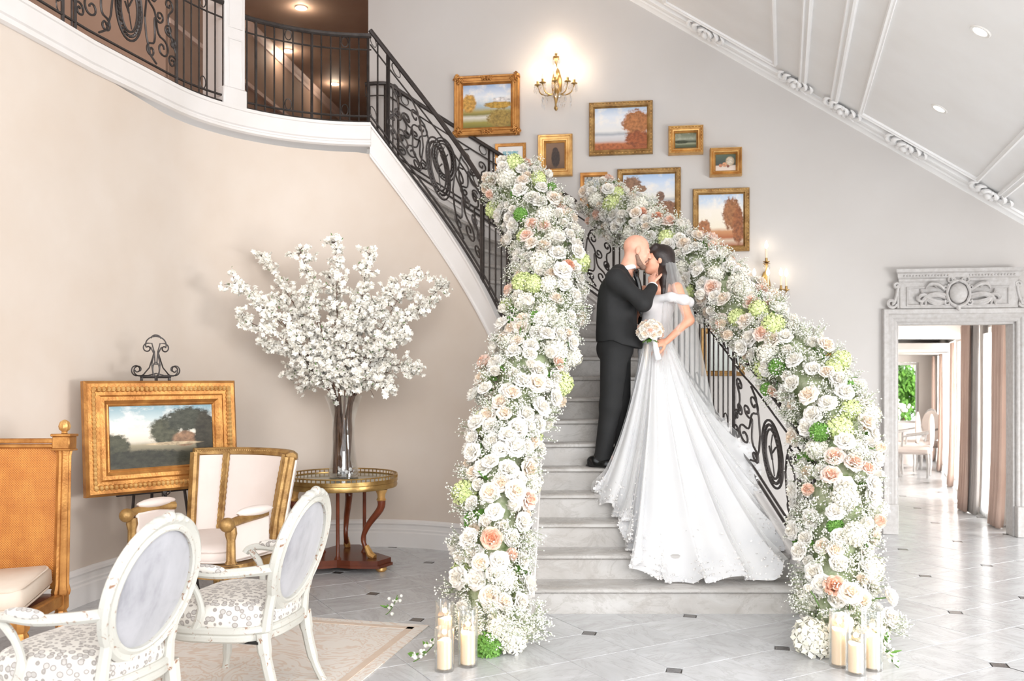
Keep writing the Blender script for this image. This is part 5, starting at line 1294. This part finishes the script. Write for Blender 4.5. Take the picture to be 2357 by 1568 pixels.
for x in (-.1, .0, .1): obj('bracket_post', MB().tube([L_(x, bk+.025, ztp-.03), L_(x, bk+.025, ztp+.03)], .008, 5), iron, es)
def esc(pts, r=.005): obj('scroll', MB().tube([L_(x, bk+.02, ztp+.035+z) for x, z in pts], r, 5), iron, es)
esc([(.075*cos(a), .225+.06*sin(a)) for a in np.linspace(R(-20), R(200), 18)]); esc([(.035*cos(a), .27+.025*sin(a)) for a in np.linspace(0, pi, 12)])
esc([(.024*cos(a), .05+.05*sin(a)) for a in np.linspace(0, 2*pi, 20)])
for sx in (-1, 1):
    esc([(sx*x, z) for x, z in [(0.012, .18), (.03, .12), (.05, .06)]+spir((.125, .045), .05, R(200), 1.1, 1)]); esc([(sx*x, z) for x, z in [(.0, .02), (.06, .005)]+spir((.14, .045), .042, R(-80), 1.2, 1)])
    esc([(sx*x, z) for x, z in [(.006, .08), (.012, .17), (.03, .235)]+spir((.062, .20), .035, R(90), 1.2, -1)]); esc([(sx*x, z) for x, z in [(.02, .0), (.03, .08), (.015, .16), (.04, .21)]])
obj('picture_hook', MB().tube([L_(.024*cos(a), -.075, zb+.0+.024*sin(a)) for a in np.linspace(0, 2*pi, 16, False)], .005, 5, closed=True).box((0, -.04, zb-.10), (.035, .02, .22), .005).tube([L_(0, -.075, zb-.02), L_(0, -.04, zb-.06)], .006, 5), iron, es)

# candles in cylinders
def candle(u, v, r, gh, ch, size, where):
    P = floor_pt(u, v); P.z = 0
    t = thing('candle_cylinder', '%s clear glass cylinder %s' % (size, where), 'candle holder', P, 0)
    obj('glass_cylinder', MB().lathe([(.003, .0), (r, .0), (r+.001, .006), (r, .02), (r, gh), (r-.003, gh+.001), (r-.004, gh), (r-.004, .014), (.003, .012)], n=40, cap=False), glassm, t)
    c = thing('pillar_candle', 'ivory pillar candle in the %s glass cylinder %s' % (size, where), 'candle', P+Vector((0, 0, .0145)), 0)
    rc = r*.74; V = [(rc*.98, 0), (rc, .004), (rc, ch-.006), (rc*.97, ch), (rc*.8, ch-.004), (rc*.55, ch-.014), (.004, ch-.018)]
    m = MB().lathe(V, n=36); m.v = [(x, y, z+(.006*sin(2*atan2(y, x)+u) if z > ch*.9 else 0)) for x, y, z in m.v]; obj('wax', m, candm, c, ang=60); obj('wick', MB().tube([(0, 0, ch-.02), (.002, 0, ch-.006)], .0016, 5), ledm, c)
    point('candle_flicker', P+Vector((0, 0, ch+.03)), .25, (1, .6, .28), .015)
t = NT('ivory_wax'); t.set(Base_Color=S(226, 204, 176), Roughness=.45, Emission_Color=(1, .62, .32, 1), Emission_Strength=.13); t.b.inputs['Subsurface Weight'].default_value = .3; t.b.inputs['Subsurface Radius'].default_value = (.05, .03, .015); candm = t.m
A1, A2 = 'under the shorter garland', 'under the longer garland'
candle(1023, 1543, .052, .225, .145, 'shortest', A1); candle(1077, 1532, .054, .31, .165, 'tall', A1+' beside the green pompom'); candle(1024, 1512, .054, .31, .20, 'tall', A1+' behind the shortest one')
candle(1970, 1551, .052, .22, .145, 'shortest', A2); candle(1932, 1533, .054, .30, .185, 'tall', A2+' beside the white hydrangea'); candle(2007, 1541, .054, .32, .175, 'tall', A2+' beside the trailing sprig')

# rug
def rugmat():
    t = NT('pale_swirl_rug'); v = t.coord('Object'); n = t.noise(v, 2.2, 3, .5, 2.5); w = t.math('SINE', t.math('MULTIPLY', n, 58)); f = t.ramp(t.math('ADD', t.math('MULTIPLY', w, .5), .5), [(.62, (0, 0, 0, 1)), (.9, (1, 1, 1, 1))])
    col = t.mix(t.math('MULTIPLY', f, .55), S(222, 215, 207), S(206, 178, 155)); t.set(Base_Color=col, Roughness=.6, Sheen_Weight=.1); t.bump(t.noise(v, 400, 2), .1, .002); MATS['rug'] = t.m; return t.m
rugm = rugmat(); rugb = plain('rug_border', S(214, 196, 180), .7, 0, S(205, 184, 166), 8, .1, 300)
c0 = floor_pt(992, 1441); c1 = floor_pt(835, 1572); c2 = floor_pt(700, 1424)
e1 = Vector((c1.x-c0.x, c1.y-c0.y)).normalized(); e2 = Vector((e1.y, -e1.x))
if e2.dot(Vector((c2.x-c0.x, c2.y-c0.y))) < 0: e2 = -e2
rg_ = thing('area_rug', 'pale beige swirl-patterned flat rug under the two white armchairs', 'rug', (c0.x, c0.y, 0), atan2(e1.y, e1.x))
sgn = 1 if (-e1.y*e2.x+e1.x*e2.y) > 0 else -1
Lr, Wr = 2.6, 2.15
obj('pile', MB().box((Lr/2, sgn*Wr/2, .004), (Lr-.02, Wr-.02, .006)), rugm, rg_, False)
for (x, y, lx, ly) in ((Lr/2, sgn*.10, Lr-.16, .045), (Lr/2, sgn*(Wr-.10), Lr-.16, .045), (.10, sgn*Wr/2, .045, Wr-.16), (Lr-.10, sgn*Wr/2, .045, Wr-.16)): obj('border_band', MB().box((x, y, .0075), (lx, ly, .003)), rugb, rg_, False)
# ================================================================ PEOPLE
def sdf_mesh(name, prims, vox, k, mat, clip=None):
    """smooth union of round cones and ellipsoids, polygonised with surface nets"""
    B = []
    for p in prims:
        if p[0] == 'cap': a, b = np.array(p[1], float), np.array(p[2], float); r = max(p[3], p[4]); B.append((np.minimum(a, b)-r, np.maximum(a, b)+r))
        else: c = np.array(p[1], float); r = max(p[2]); B.append((c-r, c+r))
    pad = vox*4+k; lo = np.min([b[0] for b in B], 0)-pad; hi = np.max([b[1] for b in B], 0)+pad; n = np.ceil((hi-lo)/vox).astype(int)+1
    D = np.full(n, 1.0, np.float32); ax = [lo[i]+vox*np.arange(n[i]) for i in range(3)]
    for p, (bl, bh) in zip(prims, B):
        i0 = np.maximum(0, ((bl-lo-pad)/vox).astype(int)); i1 = np.minimum(n, ((bh-lo+pad)/vox).astype(int)+2); sl = tuple(slice(a, b) for a, b in zip(i0, i1))
        X, Y, Z = np.meshgrid(*[ax[i][sl[i]] for i in range(3)], indexing='ij'); Q = np.stack([X, Y, Z], -1)
        if p[0] == 'cap':
            a, b = np.array(p[1], float), np.array(p[2], float); ab = b-a; L2 = max(ab@ab, 1e-12); t = np.clip(((Q-a)@ab)/L2, 0, 1); d = np.linalg.norm(Q-a-t[..., None]*ab, axis=-1)-(p[3]+(p[4]-p[3])*t)
        else:
            c = np.array(p[1], float); r = np.array(p[2], float); q = Q-c
            if len(p) > 3 and p[3] is not None: q = q@np.array(p[3], float)
            k0 = np.linalg.norm(q/r, axis=-1); k1 = np.linalg.norm(q/(r*r), axis=-1); d = k0*(k0-1)/np.maximum(k1, 1e-9); d = np.where(k0 < 1e-6, -r.min(), d)
        kk = p[4] if (p[0] == 'ell' and len(p) > 4) else (p[5] if p[0] == 'cap' and len(p) > 5 else k)
        o = D[sl]; h = np.clip(.5+.5*(o-d)/kk, 0, 1); D[sl] = d*h+o*(1-h)-kk*h*(1-h)
    if clip:
        X, Y, Z = np.meshgrid(*ax, indexing='ij'); D = np.maximum(D, clip(X, Y, Z)).astype(np.float32)
    S_ = D < 0; c = [slice(None, -1), slice(1, None)]; cnt = np.zeros(n-1, np.float32); acc = np.zeros((*(n-1), 3), np.float32)
    corners = [(i, j, l) for i in (0, 1) for j in (0, 1) for l in (0, 1)]; G = lambda A, q: A[c[q[0]], c[q[1]], c[q[2]]]
    for q in corners:
        for a in range(3):
            if q[a] == 0:
                r = list(q); r[a] = 1; s0, s1 = G(S_, q), G(S_, r); x = s0 != s1; d0, d1 = G(D, q), G(D, r); t = np.where(x, d0/np.where(x, d0-d1, 1), 0); pt = [np.full_like(t, q[0]), np.full_like(t, q[1]), np.full_like(t, q[2])]; pt[a] = t
                cnt += x
                for m_ in range(3): acc[..., m_] += np.where(x, pt[m_], 0)
    act = cnt > 0; idx = np.full(act.shape, -1); idx[act] = np.arange(act.sum()); ii = np.argwhere(act); V = lo+vox*(ii+acc[act]/cnt[act][:, None]); Fs = []
    for a in range(3):
        b, e = (a+1) % 3, (a+2) % 3; s0 = [slice(None)]*3; s1 = [slice(None)]*3; s0[a] = slice(None, -1); s1[a] = slice(1, None); x = S_[tuple(s0)] != S_[tuple(s1)]; E_ = np.argwhere(x); E_ = E_[(E_[:, b] > 0) & (E_[:, e] > 0) & (E_[:, b] < act.shape[b]) & (E_[:, e] < act.shape[e])]
        ins_ = S_[tuple(E_.T)]; q = []
        for (db, de) in ((1, 1), (0, 1), (0, 0), (1, 0)): w = E_.copy(); w[:, b] -= db; w[:, e] -= de; q.append(idx[tuple(w.T)])
        q = np.stack(q, 1); q[~ins_] = q[~ins_][:, ::-1]; Fs.append(q)
    f = np.concatenate(Fs); f = f[(f >= 0).all(1)]
    me = bpy.data.meshes.new(name); me.vertices.add(len(V)); me.vertices.foreach_set('co', V.astype(np.float32).ravel()); me.loops.add(f.size); me.loops.foreach_set('vertex_index', f.ravel()); me.polygons.add(len(f)); me.polygons.foreach_set('loop_start', np.arange(0, f.size, 4)); me.polygons.foreach_set('loop_total', np.full(len(f), 4)); me.polygons.foreach_set('use_smooth', np.ones(len(f), bool)); me.update(); me.validate(); me.materials.append(mat); return me
def frame_of(fwd, up=(0, 0, 1)):
    f = Vector(fwd).normalized(); l = Vector(up).cross(f).normalized(); u = f.cross(l); return f, l, u
def head_prims(c, fwd, s=1.0, up=(0, 0, 1), fem=False):
    f, l, u = frame_of(fwd, up); c = Vector(c); Rm = np.array([list(f), list(l), list(u)]).T; T = lambda x, y, z: c+f*(x*s)+l*(y*s)+u*(z*s); out = []
    E = lambda p, r, k=.02: out.append(('ell', T(*p), [q*s for q in r], Rm, k))
    E((-.014, 0, .03), (.100, .078, .092), .02); E((.028, 0, -.045), (.066, .057 if not fem else .053, .085), .03); E((.062, 0, -.104), (.024, .028 if not fem else .02, .022), .02)
    out.append(('cap', T(.092, 0, .004), T(.112, 0, -.028), .008*s, .012*s, .012)); E((.080, 0, .022), (.016, .046, .010), .015)
    for sy in (-1, 1):
        E((.056, sy*.034, -.03), (.026, .024, .03), .02); E((-.004, sy*.079, -.006), (.019, .009, .032), .008); E((.083, sy*.03, .002), (.008, .014, .009), .006); out.append(('cap', T(.105, sy*.010, -.030), T(.098, sy*.014, -.032), .007*s, .005*s, .008))
    E((.090, 0, -.057), (.010, .022, .006), .006); E((.089, 0, -.068), (.011, .020, .007), .006)
    return out, T, (f, l, u)
def hand_prims(wrist, d, n, side, curl=.5, s=1.0, spread=1.0):
    d = Vector(d).normalized(); n = Vector(n); n = (n-d*n.dot(d)).normalized(); l = d.cross(n)*side; w = Vector(wrist); out = []; Rm = np.array([list(d), list(l), list(n)]).T
    out.append(('ell', w+d*.045*s, [.052*s, .040*s, .017*s], Rm, .012))
    for k, (off, L) in enumerate(((-.030, .062), (-.010, .074), (.011, .080), (.031, .072))):
        p = w+d*.082*s+l*off*s*spread; a = curl*.55; 
        for j, q in enumerate((.45, .32, .23)):
            dr = d*cos(a)+n*sin(a); e = p+dr*(L*q*1.15*s); r0 = (.0095-.0008*j)*s; out.append(('cap', p, e, r0, r0*.92, .004)); p = e; a += curl*(1.0 if j == 0 else .8)
    p = w+d*.028*s+l*.034*s; 
    for j, (dx, ll, nn, L) in enumerate(((.55, .75, .25, .036), (.8, .35, .5, .032), (.8, .05, .55, .026))):
        e = p+(d*dx+l*ll+n*nn).normalized()*L*s; out.append(('cap', p, e, (.0125-.0015*j)*s, (.0115-.0015*j)*s, .006)); p = e
    return out
# ---------------------------------------------------------------- groom
ZS = 5*RISE
man = thing('person', 'person in a black suit on the stair leaning in to kiss', 'person', (.70, 6.925, ZS))
hp, HT, (hf, hl, hu) = head_prims((.272, -.01, 1.667), (.97, .0, -.22), 1.0)
body = hp+[('cap', HT(-.035, 0, -.06), (.165, .0, 1.46), .054, .066), ('ell', (.13, 0, 1.36), (.12, .20, .14)), ('cap', (.14, 0, 1.3), (.11, 0, 1.0), .12, .10), ('cap', (.11, .0, 1.0), (.11, .0, .9), .10, .10),
    ('cap', (.09, -.17, 1.45), (.28, -.235, 1.245), .05, .042), ('cap', (.28, -.235, 1.245), (.372, -.15, 1.39), .042, .026), ('cap', (.15, .18, 1.45), (.24, .26, 1.2), .05, .042), ('cap', (.24, .26, 1.2), (.42, .22, 1.12), .042, .028)]
for (h, kn, an) in (((.07, -.09, .88), (.055, -.10, .47), (-.005, -.10, .09)), ((.12, .10, .88), (.15, .10, .47), (.13, .09, .09))): body += [('cap', h, kn, .085, .058), ('cap', kn, an, .055, .036), ('cap', an, (an[0]+.12, an[1]-.02, .03), .035, .025)]
body += hand_prims((.374, -.146, 1.392), (-.05, .55, .72), (.5, .55, -.2), -1, .75, .92)
body += hand_prims((.42, .22, 1.12), (.9, -.35, .0), (-.2, -.9, 0), 1, .6)
link('body', sdf_mesh('body', body, .0062, .03, skinm), man)
jk = [('ell', (.125, 0, 1.37), (.135, .215, .135)), ('cap', (.135, 0, 1.32), (.11, 0, 1.05), .15, .145), ('cap', (.11, 0, 1.08), (.112, 0, .90), .145, .165), ('ell', (.16, -.03, .95), (.15, .13, .16)), ('ell', (.05, 0, 1.22), (.085, .16, .18)),
    ('ell', (.085, -.175, 1.44), (.075, .06, .07)), ('ell', (.15, .18, 1.44), (.075, .06, .07)), ('cap', (.09, -.185, 1.43), (.285, -.24, 1.242), .068, .058), ('cap', (.285, -.24, 1.242), (.362, -.168, 1.362), .056, .043), ('cap', (.15, .19, 1.43), (.24, .27, 1.2), .066, .056), ('cap', (.24, .27, 1.2), (.40, .23, 1.13), .056, .043), ('cap', (.125, -.06, 1.49), (.14, .06, 1.49), .07, .07)]
link('jacket', sdf_mesh('jacket', jk, .008, .045, blackm, lambda X, Y, Z: .965-.16*(X+.06)+.02*np.exp(-((X-.06)/.05)**2)-Z), man)
obj('lapel', MB().tube(spline([(.235, -.085, 1.50), (.272, -.10, 1.40), (.285, -.115, 1.25), (.285, -.12, 1.15)], 5), [.006]*2+[.02]*6+[.014]*6+[.005]*2, 8), satin, man)
tr = [('ell', (.10, 0, .91), (.145, .15, .14)), ('cap', (.085, -.085, .86), (.055, -.10, .47), .108, .082), ('cap', (.055, -.10, .47), (-.005, -.10, .07), .080, .064), ('cap', (.13, .09, .86), (.155, .10, .47), .105, .080), ('cap', (.155, .10, .47), (.135, .09, .075), .078, .062), ('ell', (-.010, -.10, .055), (.072, .056, .035)), ('ell', (.13, .09, .06), (.07, .054, .035))]
link('trousers', sdf_mesh('trousers', tr, .008, .035, blackm), man)
for (x, y, a) in ((-.01, -.115, -18), (.165, .08, -12)):
    m = [('ell', (0, 0, .045), (.06, .042, .045)), ('ell', (.085, 0, .032), (.095, .044, .032)), ('ell', (.16, 0, .026), (.045, .038, .024)), ('ell', (.06, 0, .012), (.13, .042, .012))]
    o = link('shoe', sdf_mesh('shoe', m, .006, .02, shoem), man, Matrix.Translation((x-.06, y, 0)) @ Matrix.Rotation(R(a), 4, 'Z'))
cq = HT(-.04, 0, -.10)
obj('shirt_collar', MB().tube([Vector((.175, 0, 1.515))+Vector((.075*cos(a), .078*sin(a), .028*cos(a+.4))) for a in np.linspace(0, 2*pi, 28, False)], .019, 8, closed=True), shirtm, man)
cd = Vector((.085, .085, .14)).normalized(); obj('shirt_cuff', MB().tube([Vector((.358, -.172, 1.355)), Vector((.374, -.150, 1.388))], [.041, .036], 14), shirtm, man)
obj('bow_tie', MB().ell((.262, -.045, 1.505), (.018, .042, .022), 10, 6).ell((.262, .04, 1.505), (.018, .042, .022), 10, 6).ell((.268, 0, 1.505), (.014, .014, .014), 8, 6), satin, man)
bd = []
for sy in (-1, 1): bd += [('cap', HT(.0, sy*.060, -.045), HT(.032, sy*.048, -.095), .014, .019), ('cap', HT(.032, sy*.048, -.095), HT(.070, sy*.012, -.113), .019, .020), ('cap', HT(.078, sy*.030, -.072), HT(.094, sy*.004, -.050), .009, .008)]
bd += [('ell', HT(.066, 0, -.112), (.026, .030, .020))]
link('beard', sdf_mesh('beard', bd, .005, .014, beardm), man)
# ---------------------------------------------------------------- bride
WO = Vector((1.18, 6.965, ZS)); wom = thing('person', 'person in a white off-shoulder gown and veil with long train spilling down the steps', 'person', WO)
hp, WT, (wf, wl, wu) = head_prims((-.042, .012, 1.602), (-.95, -.12, .22), .93, (0, 0, 1), True)
wb = hp+[('cap', WT(-.03, 0, -.06), (-.02, .0, 1.40), .046, .050), ('ell', (-.025, 0, 1.36), (.125, .125, .065)), ('cap', (-.03, 0, 1.32), (-.06, 0, 1.06), .115, .095), ('cap', (-.06, 0, 1.06), (-.055, 0, .88), .10, .13), ('ell', (-.115, -.07, 1.255), (.06, .055, .06)), ('ell', (-.135, .06, 1.255), (.06, .055, .06)),
    ('cap', (.085, -.125, 1.375), (.165, -.20, 1.12), .044, .036), ('cap', (.165, -.20, 1.12), (-.015, -.262, .958), .036, .024), ('cap', (-.13, .11, 1.375), (-.2, .2, 1.15), .042, .036), ('cap', (-.2, .2, 1.15), (-.3, .12, 1.25), .036, .024), ('cap', (-.05, -.08, .85), (-.04, -.09, .05), .08, .04), ('cap', (-.06, .08, .85), (-.05, .09, .05), .08, .04)]
wb += hand_prims((-.015, -.262, .958), (-.93, -.03, -.22), (.0, .75, -.62), 1, 1.15, .92)
wb += hand_prims((-.3, .12, 1.25), (-.3, -.2, .9), (-.9, 0, 0), -1, .5, .9)
link('body', sdf_mesh('body', wb, .0062, .028, skinw), wom)
bo = [('cap', (-.035, 0, 1.255), (-.06, 0, 1.06), .128, .106), ('cap', (-.06, 0, 1.06), (-.055, 0, .90), .108, .142), ('ell', (-.115, -.07, 1.25), (.068, .062, .062)), ('ell', (-.135, .06, 1.25), (.068, .062, .062)), ('cap', (-.14, -.10, 1.285), (.03, -.175, 1.30), .026, .030), ('cap', (.03, -.175, 1.30), (.125, -.205, 1.275), .032, .036), ('cap', (.125, -.205, 1.275), (.175, -.14, 1.262), .036, .036), ('cap', (.175, -.14, 1.262), (.12, -.06, 1.28), .034, .03)]
link('bodice', sdf_mesh('bodice', bo, .007, .03, tullem), wom)
hc = WT(-.02, 0, .03)
hr = [('ell', WT(-.030, 0, .045), (.104, .090, .094), None, .02), ('cap', WT(.045, -.03, .105), WT(.088, -.02, .055), .028, .014), ('cap', WT(.045, .03, .105), WT(.088, .02, .055), .028, .014), ('cap', WT(.03, -.07, .09), WT(.035, -.082, -.02), .024, .017), ('cap', WT(-.06, -.04, .02), (.0, -.075, 1.47), .062, .042), ('cap', (.0, -.075, 1.47), (-.012, -.10, 1.36), .040, .032), ('cap', (-.012, -.10, 1.36), (-.018, -.125, 1.29), .030, .014), ('cap', WT(-.07, .02, .0), (.06, .03, 1.42), .07, .06), ('cap', (.06, .03, 1.42), (.07, .03, 1.28), .06, .03)]
link('hair', sdf_mesh('hair', hr, .006, .02, hairm), wom)
obj('earring', MB().ell((-.015, -.135, 1.265), (.012, .010, .014), 8, 6), crystm, wom)
# skirt and train
hem = [(1450, 1060, 7.02), (1415, 1098, 6.84), (1380, 1150, 6.56), (1408, 1180, 6.43), (1442, 1202, 6.32), (1438, 1246, 6.2), (1460, 1290, 6.05), (1472, 1322, 5.95), (1540, 1345, 5.875), (1620, 1346, 5.865), (1700, 1340, 5.87), (1782, 1332, 5.89), (1798, 1278, 6.12), (1778, 1215, 6.3), (1758, 1130, 6.52), (1705, 1030, 6.8), (1660, 985, 7.02), (1610, 1010, 7.25), (1530, 1030, 7.3), (1470, 1045, 7.18)]
def tread_z(x, y):
    if y < Y0-.03: return 0.0
    i = int(math.floor(i_of_Y(y+.028))) if y < 6.75 else int(math.floor(i_of_th(max(0, math.degrees(atan2(y-CY, x-CX))))+.1)); return RISE*max(1, i)
H_ = [q-WO for q in spline([U(*h) for h in hem], 14, True)]; NH = len(H_); NR = 34; wc = Vector((-.057, 0, .965)); V = []; hz = []
ph = [random.uniform(0, 6.28) for _ in range(8)]
for j in range(NR):
    t = j/(NR-1)
    for i in range(NH):
        h = H_[i]; dirn = Vector((h.x-wc.x, h.y-wc.y, 0)); a = atan2(dirn.y, dirn.x); dn = dirn.normalized(); w = wc+Vector((.118*cos(a), .112*sin(a), 0)); s = i/NH
        P = w.lerp(h, t**1.06); P.z = lerp(w.z, h.z, t)-.13*sin(pi*t)*(.35+.65*min(1, dirn.length/.9)); lat = Vector((-dn.y, dn.x, 0))
        fold = sin(2*pi*17*s+ph[0]+.8*sin(2.2*t+6*s))+.35*sin(2*pi*29*s+ph[1]+1.5*t)+.7*sin(2*pi*8*s+ph[2])
        A = .004+.034*t**1.2+.09*max(0, t-.78); P += dn*(fold*A*.75)+lat*(cos(2*pi*17*s+ph[3])*A*.8); P.z += fold*A*.45+max(0, t-.86)*.30*(.5+.5*sin(2*pi*23*s+ph[4]))
        wp = P+WO; zmin = tread_z(wp.x, wp.y)+.012
        if wp.z < zmin: P.z += zmin-wp.z
        V.append(P)
sk = obj('skirt', MB().grid(V, NH, NR, True), tullem, wom, ang=180)
# lace appliques near the hem and on the bodice
pts = []; szs = []
for k in range(1500):
    i = random.randrange(NH); j = NR-1-int(abs(random.gauss(0, 3.0))); 
    if j < 10: continue
    q = V[j*NH+i]; pts.append((q.x+random.gauss(0, .006), q.y-.006, q.z+.006)); szs.append(random.uniform(.010, .022))
link('lace_applique', scatter_mesh('lace_applique', BV, BF, pts, szs, lacem), sk)['kind'] = 'stuff'
# tulle overlay ruffles: a second sheer layer over the train
V2 = []
for j in range(NR):
    t = j/(NR-1)
    for i in range(NH):
        p = V[j*NH+i]; d = Vector((p.x-wc.x, p.y-wc.y, 0)); d = d.normalized() if d.length > 1e-6 else d; s = i/NH; V2.append(p+d*(.006+.022*t+.02*t*sin(2*pi*13*s+2+3*t))+Vector((0, 0, .008+.018*t+.02*t*sin(2*pi*21*s+ph[5]))))
obj('tulle_overlay', MB().grid(V2, NH, NR, True), overm, wom, ang=180)
# satin panel at the front of the skirt
V = []
for j in range(16):
    t = j/15
    for i in range(13):
        s = i/12; x = lerp(lerp(-.175, -.265, t), lerp(-.09, -.15, t), s); V.append((x, lerp(-.10, -.20, t)*sin(pi*(.15+.6*s))-.02+.012*sin(12*s+3*t), lerp(.94, .02, t)))
obj('satin_panel', MB().grid(V, 13, 16), satinw, wom, ang=180)
# veil
edges = [(572, 1524, 1542, .02), (590, 1524, 1550, .06), (630, 1524, 1564, .16), (700, 1520, 1592, .25), (800, 1512, 1613, .31), (900, 1498, 1634, .32), (960, 1490, 1648, .30), (1010, 1486, 1656, .26)]
E_ = spline([(a, b, c) for a, b, c, d in edges], 5); D_ = spline([(d, 0, 0) for a, b, c, d in edges], 5); V = []; ns = 56
for j, (e, dd) in enumerate(zip(E_, D_)):
    t = j/(len(E_)-1)
    for i in range(ns):
        s = i/(ns-1); u = lerp(e.y, e.z, .5-.5*cos(pi*s)); y = -dd.x*sin(pi*s)**.8+.05*(1-t)+.05*t*s; P = U(u, e.x, WO.y+y)-WO; f = (.002+.006*t)*sin(2*pi*(7*s+.3*sin(4*t)))
        V.append((P.x+f*.5, P.y+f, P.z+.02*(1-t)*sin(pi*s)))
obj('veil', MB().grid(V, ns, len(E_)), veilm, wom, ang=180)
# bouquet
bq = thing('bridal_bouquet', 'small bouquet of cream and blush roses with white wrapped handle held at the waist', 'bouquet', WO+Vector((-.105, -.275, .93)))
obj('wrapped_handle', MB().lathe([(.018, -.115), (.024, -.11), (.023, -.03), (.018, .02), (.03, .05)], n=16).xf(Matrix.Rotation(R(-12), 4, 'Y')), shirtm, bq)
bc = Vector((-.035, 0, .095)); kk = 26
for k in range(kk):
    z = 1-1.45*(k+.5)/kk; r = sqrt(max(0, 1-z*z)); a = 2.39996*k; N = Vector((r*cos(a), r*sin(a), z)); N = (N+Vector((-.2, -.3, 0))*.3).normalized(); sz = random.uniform(.062, .08)
    link('rose', ROSES[random.choice(('cream', 'cream', 'white', 'blush')), random.choice((0, 1))], bq, Matrix.Translation(bc+N*.066) @ N.to_track_quat('Z', 'Y').to_matrix().to_4x4() @ Matrix.Diagonal((sz, sz, sz, 1)))
for k in range(7):
    a = 2*pi*k/7; N = Vector((cos(a), sin(a), -.35)).normalized(); link('leaf', LEAF, bq, Matrix.Translation(bc+Vector((0, 0, -.045))) @ N.to_track_quat('Z', 'Y').to_matrix().to_4x4() @ Matrix.Diagonal((.07, .07, .07, 1)))
